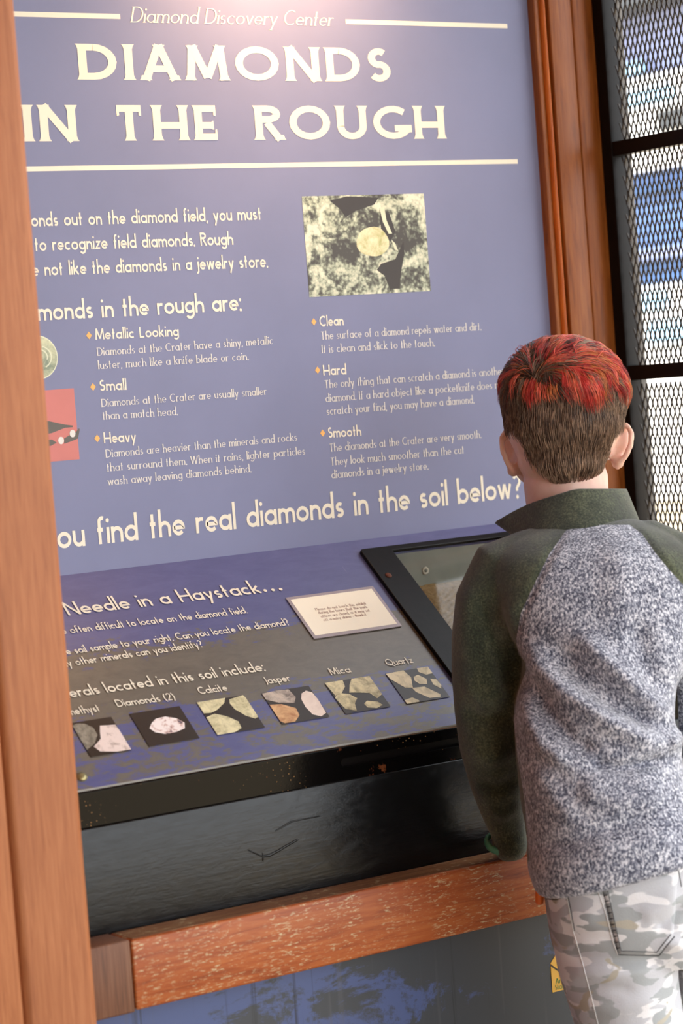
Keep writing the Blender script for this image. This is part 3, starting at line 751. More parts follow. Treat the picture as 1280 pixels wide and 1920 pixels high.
# run of dried paint on the board
def paint_run(pts, r):
    vs = []; fs = []
    BP = Plane((0, YF - .0035, 0), (0, 0, 1), (0, -1, 0))
    for i, (px_, py_) in enumerate(pts):
        u, v = BP.px(px_, py_); rr_ = r * (1 - .5 * abs(i / (len(pts) - 1) - .5))
        for j in range(6):
            a = math.pi * j / 5; vs.append(BP.p(u - rr_ * .5 * math.cos(a), v + rr_ * math.cos(a), rr_ * .8 * math.sin(a)))
    for i in range(len(pts) - 1):
        for j in range(5): a = i * 6 + j; fs.append((a, a + 1, a + 7, a + 6))
    o = mesh('paint_run', vs, fs, M['board'], cab, smooth=True); return o
paint_run([(465, 1594), (478, 1600), (492, 1606), (505, 1604), (520, 1596), (540, 1584), (558, 1574)], .0022)
paint_run([(492, 1600), (493, 1608), (492, 1614)], .0020)
paint_run([(516, 1558), (530, 1550), (545, 1541), (562, 1537), (600, 1530)], .0014)

# lower printed panel and its sticker
low = box('lower_panel', (XL, YF - .001, FLOOR + .12), (XR, YF + .012, zb - .088), M['lower'])
low = tag(low, 'blue and charcoal blotched lower panel under the timber rail', 'panel')
LW = Plane((0, YF - .001, 0), (0, 0, 1), (0, -1, 0))
(s0, t0), (s1, t1) = LW.px(1035, 1861), LW.px(1032, 1806)
st_ = empty('yellow_sticker', LW.p(s0, t0)); tag(st_, 'yellow park sticker with green lettering on the lower blue panel', 'sticker')
hgt = t1 - t0; wid = hgt * 1.25
slab('sticker_face', LW, [(s0, t0), (s0 + wid, t0), (s0 + wid, t1), (s0 + wid - .012, t1 + .012), (s0 + .012, t1 + .012), (s0, t1)], [], .0008, M['sticker'], st_, w0=.0001)
sheet('sticker_line', LW, [[(s0, t1 - .001), (s0, t1 - .0045), (s0 + wid * .5, t0 + hgt * .40), (s0 + wid, t1 - .0045), (s0 + wid, t1 - .001), (s0 + wid * .5, t0 + hgt * .46)]], M['dark_ink'], st_, .0012)
letter('lettering', LW, 'Arkansas', 'serif', (s0 + .008, t0 + .013), (s0 + wid - .006, t0 + .013), .0085, M['green_ink'], st_, w=.0013, uv=True)
letter('lettering', LW, 'State Parks', 'serif', (s0 + .006, t0 + .003), (s0 + wid - .005, t0 + .003), .0085, M['green_ink'], st_, w=.0013, uv=True)

# ------------------------------------------------------------------ timber rail, posts, frame
ZR = zb; YR = -.407
zrb = ony(640, 1805, YR)[2]
xj = ony(246, 1775, YR)[0]
rail = empty('timber_rail', (0, YR, zrb)); tag(rail, 'worn orange stained timber rail scratched with pale flecks in front of the desk', 'rail')
box('rail_beam', (xj + .0006, YR, zrb), (XW, YF - .0045, ZR - .0012), M['rail'], rail, bev=.004, seg=3)
box('rail_cap_surface', (xj + .006, YR + .006, ZR - .003), (XW, YF - .008, ZR - .0006), M['rail_top'], rail)['label'] = 'dull brown top surface'
blk = box('rail_end_block', (-.607, YR + .001, zrb - .002), (xj - .0006, YF - .0045, ZR), M['endgrain'], None, bev=.003)
tag(blk, 'short brown weathered wooden block between the left post and rail', 'block')
YP = -.437
XPR = -.609; xc = ony(27, 1660, YP)[0]
post = empty('timber_post', (XPR, YP, FLOOR)); tag(post, 'large out of focus orange brown timber post at the left of the sign', 'post')
box('post_plank', (xc + .001, YP, FLOOR), (XPR, YF + .12, 2.75), M['post'], post, bev=.014, seg=5)
box('post_plank', (xc - .14, YP + .002, FLOOR), (xc - .001, YF + .12, 2.75), M['post'], post, bev=.003)
fpost = empty('frame_timbers', (XR, 0, FLOOR)); tag(fpost, 'reddish timber frame beside the sign with orange batten, left of mesh window', 'timber frame')
u1_ = XR
x_a = ony(1026, 0, -.028)[0]; x_b = ony(1070, 0, -.030)[0]; x_c = ony(1111, 0, -.030)[0]
box('batten', (XR + .0002, -.018, ZJ - .3), (XR + .012, .02, 2.6), M['post_far'], fpost, bev=.002)
box('batten', (XR + .012, -.026, ZJ - .3), (x_a - .002, .02, 2.6), M['trim'], fpost, bev=.006, seg=3)['label'] = 'bright orange rounded batten'
box('frame_plank', (x_a, -.030, FLOOR), (x_b - .0008, .05, 2.75), M['post_far'], fpost, bev=.002)
box('frame_plank', (x_b + .0008, -.030, FLOOR), (x_c, .05, 2.75), M['post_far'], fpost, bev=.004)

# ------------------------------------------------------------------ mesh window
xw = x_c - .004; XM = xw + .012
win = empty('window_1', (xw, -.03, .2)); tag(win, 'tall black steel window frame filled with expanded metal mesh', kind='structure')
yv0 = -.031
yv1 = onx(1127, 0, xw)[1]
yfar = -1.35
box('window_frame', (xw, yv1, FLOOR), (xw + .03, yv0, 2.75), M['steel'], win, bev=.001)
box('window_frame', (xw, yfar - .04, FLOOR), (xw + .03, yfar, 2.75), M['steel'], win, bev=.001)
zt1, zt0 = onx(1146, 266, xw)[2], onx(1153, 292, xw)[2]; zm1, zm0 = onx(1176, 686, xw)[2], onx(1185, 713, xw)[2]
bars = [(zt0, zt1), (zm0, zm1), (zm0 - .45, zm1 - .45), (zm0 - .9, zm1 - .9)]
for a, b in bars:
    box('window_frame', (xw + .001, yfar, a), (xw + .03, yv1, b), M['steel'], win, bev=.001)
# expanded metal: each strand a real strip, knots where strands meet
def expanded(y0, y1, z0, z1, x):
    py_, pz_ = .0128, .0345; vs = []; fs = []
    def strip(a, b, wa):
        # ribbon from a to b with a slanted section, as pressed sheet has
        d = Vector((0, b[0] - a[0], b[1] - a[1])).normalized(); s = Vector((0, -d.z, d.y)) * wa
        bb_ = len(vs); n1 = Vector((.0016, 0, 0))
        for p in (a, b):
            c = Vector((x, p[0], p[1])); vs.extend([c - s - n1, c + s - n1 * .2, c + s + n1, c - s + n1 * .2])
        for i in range(4): j = (i + 1) % 4; fs.append((bb_ + i, bb_ + j, bb_ + 4 + j, bb_ + 4 + i))
    nyy = int((y1 - y0) / py_); nz = int((z1 - z0) / pz_) + 1
    for j in range(nz * 2):
        for i in range(nyy):
            zc = z0 + j * pz_ / 2; yc = y0 + (i + (.5 if j % 2 else 0)) * py_
            kn = .0022
            if zc > z1: continue
            for s in (-1, 1):
                y2 = yc + s * py_ / 2; z2 = zc + pz_ / 2
                if z2 > z1 or not (y0 - .001 <= y2 <= y1): continue
                strip((yc + s * .0006, zc + kn), (y2 - s * .0006, z2 - kn), .0006)
            strip((yc, zc - kn), (yc, min(zc + kn, z1)), .0011)
    return vs, fs
zz = [FLOOR + .05, zm0 - .9, zm1 - .9, zm0 - .45, zm1 - .45, zm0, zm1, zt0, zt1, 2.7]
for i in range(0, 10, 2):
    a, b = zz[i], zz[i + 1]
    vs, fs = expanded(yfar, yv1 if i else yv1, a, b, XM)
    o = mesh('wire_screen', vs, fs, M['mesh'], win)
# weathered stud outside, behind the mesh
G('trim_1', (xw + .034, -.055, FLOOR), (xw + .050, .03, 2.75), M['wall_grey'], bev=.002)
#@@OUTSIDE
# ------------------------------------------------------------------ building across the yard
XB = 6.0
def zat(py, x=1222): return onx(x, py, XB)[2]
M['blue_wall'] = plain('blue painted siding', (72, 100, 148), 0.6, var=0.1, scale=3)
M['blue_dark'] = plain('dark blue siding', (56, 88, 134), 0.6, var=0.1, scale=3)
M['white_board'] = plain('white painted boards', (242, 242, 240), 0.6, var=0.03)
M['lilac'] = plain('pale lilac siding', (128, 138, 176), 0.6, var=0.08, scale=2)
M['eave'] = plain('grey eave', (60, 64, 68), 0.7)
M['glassy'] = plain('pale blue window glass', (150, 200, 232), 0.15, var=0.1, scale=2)
bld = empty('blue_building', (XB, 3, FLOOR)); tag(bld, 'blurred blue and white building seen beyond the mesh window', 'building')
ya, yb = -2.2, 12.0
def band(name, p0, p1, mat, dx=0.0, th=.1):
    return box(name, (XB + dx, ya, zat(p1)), (XB + dx + th, yb, zat(p0)), mat, bld)
band('eave', -60, 22, M['eave'], -.25, .6)
band('siding_band', 22, 148, M['lilac'])
band('white_band', 146, 318, M['white_board'], -.06)
band('siding_band', 318, 352, M['blue_wall'])
band('blue_ledge', 350, 358, M['blue_dark'], -.05)
band('siding_band', 356, 470, M['blue_wall'])
band('pale_ledge', 468, 486, M['lilac'], -.05)
band('siding_band', 484, 540, M['blue_dark'])
band('white_band', 538, 930, M['white_board'], -.05)
for (xa, p0, p1, ww) in ((1196, 168, 200, .5), (1185, 552, 585, .5), (1265, 600, 640, .4), (1180, 120, 140, .2)):
    P = onx(xa, (p0 + p1) / 2, XB - .07); zz0, zz1 = onx(xa, p1, XB - .07)[2], onx(xa, p0, XB - .07)[2]
    box('window_pane', (XB - .075, P[1] - ww / 2, zz0), (XB - .06, P[1] + ww / 2, zz1), M['glassy'], bld)
P = onx(1262, 220, XB - .08); box('window_shutter', (XB - .085, P[1] - .12, onx(1262, 245, XB)[2]), (XB - .06, P[1] + .12, onx(1262, 205, XB)[2]), M['eave'], bld)

# lamp over the sign
lp = empty('sign_lamp', (.07, -.30, 2.36)); tag(lp, 'small warm lamp on an arm above the top of the sign', 'lamp')
lathe('lamp_shade', [(.015, .07), (.03, .06), (.05, .0), (.048, .0), (.028, .055)], 24, (.09, -.23, 2.25), (0, -.4, 1), M['steel'], lp)
box('lamp_arm', (.085, -.23, 2.31), (.095, .0, 2.32), M['steel'], lp)
ld = bpy.data.lights.new('sign_bulb', 'SPOT'); ld.energy = 13; ld.color = (1, .56, .26); ld.spot_size = math.radians(120); ld.spot_blend = 1.0; ld.shadow_soft_size = .06
lo_ = bpy.data.objects.new('sign_bulb', ld); COL.objects.link(lo_); lo_.location = (.09, -.215, 2.235)
lo_.rotation_euler = Vector((0, .75, -.66)).to_track_quat('-Z', 'Y').to_euler()
#@@PERSON
# ------------------------------------------------------------------ the child
VIEW = Vector(R[2]); RT = Vector(R[0]); UPV = Vector(-R[1])     # lens axis, right, up: the child is measured in this frame
def geo_union(parts, vox, smooth=4, fac=0.5):
    """many closed shells -> one continuous skin"""
    bm = bmesh.new()
    for vs, fs in parts:
        b = [bm.verts.new(v) for v in vs]
        for f in fs:
            try: bm.faces.new([b[i] for i in f])
            except ValueError: pass
    bmesh.ops.recalc_face_normals(bm, faces=bm.faces[:])
    me = bpy.data.meshes.new('u'); bm.to_mesh(me); bm.free()
    o = bpy.data.objects.new('u', me); COL.objects.link(o)
    r = o.modifiers.new('r', 'REMESH'); r.mode = 'VOXEL'; r.voxel_size = vox; r.use_smooth_shade = True
    s = o.modifiers.new('s', 'SMOOTH'); s.iterations = smooth; s.factor = fac
    dg = bpy.context.evaluated_depsgraph_get(); dg.update()
    m2 = bpy.data.meshes.new_from_object(o.evaluated_get(dg))
    bpy.data.objects.remove(o); bpy.data.meshes.remove(me)
    m2.polygons.foreach_set('use_smooth', [True] * len(m2.polygons))
    return m2
def ell(c, ax, n=20, m=12):
    """ellipsoid, AX = three half-axis vectors"""
    c = Vector(c); vs = [c + ax[2]]; fs = []
    for j in range(1, m):
        t = math.pi * j / m
        for i in range(n):
            a = 2 * math.pi * i / n
            vs.append(c + ax[0] * (math.sin(t) * math.cos(a)) + ax[1] * (math.sin(t) * math.sin(a)) + ax[2] * math.cos(t))
    vs.append(c - ax[2]); L = len(vs) - 1
    for i in range(n): fs.append((0, 1 + i, 1 + (i + 1) % n)); fs.append((L, L - 1 - i, L - 1 - (i + 1) % n))
    for j in range(m - 2):
        for i in range(n):
            a = 1 + j * n + i; b = 1 + j * n + (i + 1) % n; fs.append((a, a + n, b + n, b))
    return vs, fs
def elp(px, py, dep, rx, ry, rz, tilt=0.0, turn=0.0):
    """ellipsoid measured in photo pixels (rx right, ry up), rz metres deep; tilt turns it in the view plane, turn about the vertical"""
    s = dep / F; t = math.radians(tilt); w = math.radians(turn)
    u = RT * math.cos(t) + UPV * math.sin(t); v = UPV * math.cos(t) - RT * math.sin(t)
    uu = u * math.cos(w) + VIEW * math.sin(w); ww = VIEW * math.cos(w) - u * math.sin(w)
    return ell(at(px, py, dep), (uu * rx * s, ww * rz, v * ry * s))
def tube(pts, n=16, flat=1.0):
    """pts: (point, radius) chain, rounded ends"""
    P = [Vector(p) for p, r in pts]; Rr = [r for p, r in pts]; vs = []; fs = []
    d0 = (P[1] - P[0]).normalized(); d1 = (P[-1] - P[-2]).normalized()
    P = [P[0] - d0 * Rr[0] * .8, P[0] - d0 * Rr[0] * .45] + P + [P[-1] + d1 * Rr[-1] * .45, P[-1] + d1 * Rr[-1] * .8]
    Rr = [Rr[0] * .5, Rr[0] * .87] + Rr + [Rr[-1] * .87, Rr[-1] * .5]
    ref = Vector((0.13, 0.21, 0.97)); prev = None
    for i, p in enumerate(P):
        d = (P[min(i + 1, len(P) - 1)] - P[max(i - 1, 0)]).normalized()
        x = d.cross(ref)
        if x.length < .2: x = d.cross(Vector((1, 0, 0)))
        x.normalize()
        if prev is not None:
            x = (prev - d * prev.dot(d)).normalized()
        prev = x; y = d.cross(x)
        for k in range(n):
            a = 2 * math.pi * k / n; vs.append(p + (x * math.cos(a) + y * math.sin(a) * flat) * Rr[i])
    for j in range(len(P) - 1):
        for k in range(n): fs.append((j * n + k, j * n + (k + 1) % n, (j + 1) * n + (k + 1) % n, (j + 1) * n + k))
    fs.append(tuple(range(n))[::-1]); fs.append(tuple((len(P) - 1) * n + k for k in range(n)))
    return vs, fs
def limb(pts, n=18):
    """pts: (px, py, depth, radius in px)"""
    return tube([(at(x, y, d), r * d / F) for x, y, d, r in pts], n)
def loft(rings, n=40, ex=2.3):
    """rings: (left px, left py, right px, right py, depth, half depth m)"""
    vs = []; fs = []
    for lx, ly, rx, ry, d, hd in rings:
        a_, b_ = at(lx, ly, d), at(rx, ry, d); c = (a_ + b_) / 2; u = (b_ - a_) / 2
        for k in range(n):
            t = 2 * math.pi * k / n; cs, sn = math.cos(t), math.sin(t)
            vs.append(c + u * (abs(cs) ** (2 / ex) * (1 if cs > 0 else -1)) + VIEW * hd * (abs(sn) ** (2 / ex) * (1 if sn > 0 else -1)))
    for j in range(len(rings) - 1):
        for k in range(n): fs.append((j * n + k, j * n + (k + 1) % n, (j + 1) * n + (k + 1) % n, (j + 1) * n + k))
    fs.append(tuple(range(n))[::-1]); fs.append(tuple((len(rings) - 1) * n + k for k in range(n)))
    return vs, fs
def smooth_rings(keys, per=4):
    out = []
    for i in range(len(keys) - 1):
        p0, p1, p2, p3 = keys[max(i - 1, 0)], keys[i], keys[i + 1], keys[min(i + 2, len(keys) - 1)]
        for q in range(per):
            t = q / per
            out.append(tuple(.5 * ((2 * b) + (-a + c) * t + (2 * a - 5 * b + 4 * c - d) * t * t + (-a + 3 * b - 3 * c + d) * t ** 3) for a, b, c, d in zip(p0, p1, p2, p3)))
    return out + [keys[-1]]
def seg_d(x, y, pts):
    best = (1e9, 0)
    L = 0; tot = sum(math.dist(pts[i], pts[i + 1]) for i in range(len(pts) - 1))
    for i in range(len(pts) - 1):
        (ax, ay), (bx, by) = pts[i], pts[i + 1]; dx, dy = bx - ax, by - ay; l2 = dx * dx + dy * dy
        t = max(0, min(1, ((x - ax) * dx + (y - ay) * dy) / l2)); d = math.hypot(x - ax - t * dx, y - ay - t * dy)
        if d < best[0]: best = (d, (L + t * math.sqrt(l2)) / tot)
        L += math.sqrt(l2)
    return best
def inside(x, y, pg):
    c = False; j = len(pg) - 1
    for i in range(len(pg)):
        xi, yi = pg[i]; xj, yj = pg[j]
        if (yi > y) != (yj > y) and x < (xj - xi) * (y - yi) / (yj - yi) + xi: c = not c
        j = i
    return c
def ripple(me, folds, only_back=True):
    """raise and sink the cloth along measured fold lines: (points, width px, height m)"""
    new = []
    for v in me.vertices:
        px, py, _d = topx(v.co); n = v.normal; f = -n.dot(VIEW); s = 0
        if not only_back or f > -.1:
            for pts, w, hgt in folds:
                d, t = seg_d(px, py, pts)
                if d < w * 2.6: s += hgt * math.exp(-(d / w) ** 2) * min(1, 5 * t + .15, 5 * (1 - t) + .25)
        new.append(v.co + (n * .5 - VIEW * .5).normalized() * s * 1.4 * min(1, max(0, f + .45)) if s else v.co.copy())
    nb = [[] for _ in new]
    for e in me.edges: i, j = e.vertices; nb[i].append(j); nb[j].append(i)
    moved = [i for i, v in enumerate(me.vertices) if (new[i] - v.co).length > 1e-5]
    for _ in range(2):
        up_ = {i: new[i] * .5 + sum((new[j] for j in nb[i]), Vector()) * (.5 / len(nb[i])) for i in moved if nb[i]}
        for i, c in up_.items(): new[i] = c
    for v, c in zip(me.vertices, new): v.co = c
    me.update()

# materials of the child
def m_skin():
    k = NT('fair skin'); n = k.noise(k.coord(), 28, 4)
    k.b.inputs['Subsurface Weight'].default_value = 0.35; k.b.inputs['Subsurface Radius'].default_value = (1.0, .34, .18)
    k.b.inputs['Subsurface Scale'].default_value = .012
    return k.out(k.ramp(n, [(0.3, (224, 182, 164)), (0.7, (236, 200, 184))]), 0.5, 0, .35)
M['skin'] = m_skin()
def m_jacket():
    k = NT('two tone fleece'); at_ = k.n('ShaderNodeAttribute'); at_.attribute_name = 'heather'
    m = k.ramp(at_.outputs['Fac'], [(0.497, (0, 0, 0, 1)), (0.503, (1, 1, 1, 1))])
    sp = k.noise(k.coord((1, 1, .62)), 300, 5, 0.75, 0.2); big = k.noise(k.coord((1, 1, 2.2)), 26, 3, 0.55)
    t = k.math('ADD', sp, k.math('MULTIPLY', k.math('SUBTRACT', big, 0.5), 0.16))
    hea = k.ramp(t, [(0.38, (48, 52, 70)), (0.46, (92, 97, 116)), (0.525, (160, 164, 180)), (0.60, (232, 233, 240))])
    fl = k.noise(k.coord(), 330, 4, 0.7); fb = k.noise(k.coord((1, 1, .6)), 18, 4, 0.6)
    g = k.ramp(k.math('ADD', k.math('MULTIPLY', fl, .6), k.math('MULTIPLY', fb, .4)), [(0.38, (30, 36, 30)), (0.50, (56, 64, 50)), (0.62, (96, 102, 78))])
    k.bump(k.math('ADD', sp, k.math('MULTIPLY', fb, .4)), 0.5, 0.0025)
    k.b.inputs['Sheen Weight'].default_value = .35; k.b.inputs['Sheen Roughness'].default_value = .6
    return k.out(k.mix(m, g, hea), 0.95, 0, .1)
M['jacket'] = m_jacket()
def m_camo():
    k = NT('grey camouflage denim')
    a = k.noise(k.coord((1, 1, 1.9)), 14, 2, 0.4, 0.7); b = k.noise(k.coord((1.1, 1, 2.2), (0, .1, .3)), 17, 2, 0.4, 0.4)
    c = k.noise(k.coord((1, 1, 2.0), (.2, .1, .7)), 12, 2, 0.4, 0.6); w = k.noise(k.coord(), 500, 2)
    col = k.mix(k.ramp(a, [(0.475, (0, 0, 0, 1)), (0.49, (1, 1, 1, 1))]), (236, 235, 238), (198, 199, 205))
    col = k.mix(k.ramp(b, [(0.55, (0, 0, 0, 1)), (0.565, (1, 1, 1, 1))]), col, (170, 174, 177))
    col = k.mix(k.ramp(c, [(0.60, (0, 0, 0, 1)), (0.615, (1, 1, 1, 1))]), col, (186, 180, 166))
    k.bump(k.math('ADD', w, k.math('MULTIPLY', a, .6)), 0.3, 0.0015)
    return k.out(col, 0.85, 0, .15)
M['camo'] = m_camo()
M['stitch'] = plain('dark grey stitching', (72, 74, 78), .8)
M['piping'] = plain('pale seam edge', (222, 220, 218), .8)
M['band_green'] = plain('teal rubber band', (84, 156, 132), .35, var=.12)
M['orange_tag'] = plain('orange rubber tag', (232, 112, 40), .4, var=.06)
M['eye'] = plain('eye white', (235, 232, 228), .2); M['iris'] = plain('brown iris', (70, 46, 30), .2)
M['lips'] = plain('lips', (190, 112, 104), .45)
M['shoe'] = plain('dark canvas shoe', (50, 52, 58), .8)
def hair_m(name, rgb, rough=.42):
    k = NT(name); n = k.noise(k.coord(), 90, 3)
    a = lin(rgb); return k.out(k.ramp(n, [(0.3, tuple(x * .75 for x in a[:3]) + (1,)), (0.7, tuple(min(1, x * 1.2) for x in a[:3]) + (1,))]), rough, 0, .4)
HM = [hair_m('red hair', (204, 62, 54)), hair_m('coral hair', (226, 106, 82)), hair_m('deep red hair', (140, 32, 34)), hair_m('copper hair', (202, 116, 62)),
      hair_m('brown hair', (122, 96, 78)), hair_m('dark brown hair', (78, 60, 50)), hair_m('light brown hair', (164, 136, 114))]

hipc = at(1165, 1720, 3.72)
kid = empty('person', (hipc.x, hipc.y, FLOOR))
tag(kid, 'child seen from behind with red-topped brown hair, green and heather fleece, camouflage trousers', 'person')

# --- body: one skin from head to feet
HD = 3.88                                   # distance of the head
TURN = -14                                  # the face looks away and to the left
neck = limb([(1052, 850, 3.90, 64), (1060, 900, 3.888, 80), (1064, 945, 3.878, 78), (1080, 1010, 3.86, 66)], 24)
parts = [
    elp(1057, 752, HD, 112, 106, .104, 2, TURN), elp(1056, 800, HD - .005, 106, 92, .098, 0, TURN),
    elp(1034, 858, HD + .050, 80, 66, .072, -6, TURN),          # jaw, far side
    elp(1052, 858, HD - .004, 84, 62, .072, 0, TURN),
    neck, elp(1033, 905, HD + .075, 44, 34, .035, 0, TURN)]
def facept(fx, fy, fz):
    """point in the head's own frame: right, up, towards the face (px, px, m)"""
    w = math.radians(TURN); s = HD / F
    return at(1052, 800, HD) + (RT * math.cos(w) + VIEW * math.sin(w)) * (fx * s) + UPV * (fy * s) + (VIEW * math.cos(w) - RT * math.sin(w)) * fz
parts += [tube([(facept(0, 5, .098), .007), (facept(0, -18, .108), .009), (facept(0, -30, .113), .012)], 10),      # nose
          tube([(facept(-14, -34, .102), .007), (facept(14, -34, .102), .007)], 8),
          tube([(facept(-52, 20, .082), .008), (facept(0, 24, .098), .008), (facept(52, 20, .082), .008)], 8),      # brow
          tube([(facept(-18, -62, .096), .007), (facept(0, -60, .102), .008), (facept(18, -62, .096), .007)], 8)]   # lips
# ears: rim, lobe and hollowed shell
def ear(pts, cx, cy, rx, ry, tilt, dep):
    rim = limb([(x, y, dep + dd, 6.5) for x, y, dd in pts], 8)
    return [rim, elp(cx, cy, dep + .012, rx, ry, .0065, tilt), elp(pts[-1][0], pts[-1][1] - 3, dep + .002, 13, 14, .007, tilt)]
parts += ear([(958, 818, .01), (946, 810, -.004), (940, 822, -.010), (943, 846, -.012), (951, 868, -.010), (962, 884, -.004)], 962, 846, 19, 38, 16, 3.90)
parts += ear([(1162, 800, .01), (1174, 797, -.002), (1183, 810, -.008), (1182, 834, -.010), (1172, 856, -.008), (1158, 870, -.004)], 1163, 832, 18, 38, -14, 3.86)
# trunk, arms, legs
parts += [loft(smooth_rings([(1020, 1010, 1150, 1005, 3.85, .035), (965, 1040, 1265, 1035, 3.80, .075), (985, 1200, 1255, 1195, 3.77, .09), (1000, 1400, 1250, 1395, 3.72, .09), (1030, 1600, 1285, 1590, 3.70, .085), (1065, 1740, 1300, 1730, 3.71, .085)]), 28)]
LA = [(975, 1055, 3.79, 46), (925, 1120, 3.79, 42), (914, 1260, 3.80, 38), (918, 1390, 3.81, 34), (938, 1500, 3.835, 27), (955, 1560, 3.85, 22)]
RA = [(1250, 1050, 3.79, 46), (1302, 1110, 3.79, 42), (1326, 1250, 3.79, 38), (1332, 1360, 3.80, 34), (1318, 1430, 3.88, 27), (1285, 1490, 3.955, 22)]
parts += [limb(LA), limb(RA)]
def hand(wx, wy, wd_, tip, side, on):
    """palm and five fingers; the fingers run along TIP (unit vector), curled down round the edge"""
    Wp = at(wx, wy, wd_); t = Vector(tip).normalized(); up = Vector((0, 0, 1)); sd = t.cross(up).normalized() * side
    out = []
    pc = Wp + t * .036; pc.z = on + .016
    out.append(tube([(Wp, .019), (pc - t * .015, .021)], 12))
    out.append(ell(pc, (t * .040, sd * .034, up * .014)))
    for i, (o_, ln) in enumerate(((-.027, .050), (-.009, .060), (.009, .056), (.026, .042))):
        b = pc + t * .030 + sd * o_; b.z = on + .014
        k1 = b + t * ln * .45; k1.z = on + .016; k2 = b + t * ln * .8; k2.z = on + .010; k3 = b + t * ln; k3.z = on + .0075
        out.append(tube([(b, .0085), (k1, .0080), (k2, .0072), (k3, .0062)], 10))
    b = pc - t * .012 - sd * .030; b.z = on + .013
    k1 = b - sd * .016 + t * .022; k1.z = on + .012; k2 = b - sd * .018 + t * .044; k2.z = on + .009
    out.append(tube([(b, .0105), (k1, .0090), (k2, .0075)], 10))
    return out
ontop = ZR
LW_ = at(955, 1560, 3.85)
parts += hand(948, 1574, 3.862, (1, .10, 0), -1, ontop)
parts += hand(1285, 1490, 3.955, (-.5, .6, 0), 1, ontop)
for lx, d_ in ((1152, 3.695), (1352, 3.775)):
    a_ = at(lx, 1780, d_); kn = at(lx + (44 if lx < 1200 else 14), 2060, d_ + .006); an = Vector((kn.x - .02, kn.y - .10, FLOOR + .075))
    parts += [tube([(a_, .052), ((a_ + kn) / 2, .050), (kn, .044), ((kn + an) / 2, .040), (an, .032)], 18),
              tube([(an + Vector((0, -.02, -.03)), .036), (an + Vector((.01, .06, -.045)), .030), (an + Vector((.015, .13, -.052)), .022)], 14)]
me = geo_union(parts, .0040, 3)
body = link('body', me, M['skin'], kid)
for s_ in (-1, 1):
    c_ = facept(s_ * 34, 2, .083); e_ = Vector(c_)
    fw = (facept(0, 0, 1) - facept(0, 0, 0)).normalized()
    vs, fs = ell(e_, (RT * .012, fw * .012, UPV * .0115), 14, 8); ey = mesh('eye', vs, fs, M['eye'], kid, smooth=True)
    vs, fs = ell(e_ + fw * .0085, (RT * .0055, fw * .0042, UPV * .0055), 12, 6); mesh('iris', vs, fs, M['iris'], ey, smooth=True)

# --- fleece jacket
tor = smooth_rings([(1030, 972, 1165, 965, 3.835, .050), (985, 994, 1206, 978, 3.825, .074), (935, 1022, 1262, 1002, 3.81, .094), (915, 1056, 1305, 1042, 3.79, .108),
    (925, 1110, 1312, 1100, 3.775, .118), (955, 1180, 1300, 1180, 3.76, .124), (980, 1245, 1288, 1240, 3.745, .128), (972, 1300, 1272, 1292, 3.735, .130), (965, 1345, 1266, 1340, 3.72, .132),
    (968, 1420, 1272, 1405, 3.705, .136), (976, 1500, 1292, 1475, 3.69, .138), (988, 1570, 1318, 1530, 3.675, .140), (990, 1630, 1334, 1565, 3.665, .142), (1002, 1668, 1340, 1582, 3.665, .138), (1010, 1677, 1340, 1586, 3.666, .132)], 4)
jp = [loft(tor, 48, 2.35),
      limb([(1000, 1040, 3.80, 52), (948, 1072, 3.795, 70), (920, 1130, 3.795, 68), (913, 1200, 3.80, 67), (912, 1260, 3.80, 66), (914, 1330, 3.805, 63), (920, 1400, 3.81, 59), (931, 1470, 3.82, 50), (943, 1525, 3.84, 40), (953, 1562, 3.85, 33), (957, 1588, 3.848, 33)], 28),
      limb([(1215, 1020, 3.81, 48), (1275, 1064, 3.795, 68), (1316, 1130, 3.79, 68), (1330, 1210, 3.785, 67), (1334, 1290, 3.785, 65), (1332, 1370, 3.80, 60), (1316, 1430, 3.87, 46), (1290, 1480, 3.945, 36)], 24)]
me = geo_union(jp, .0048, 5)
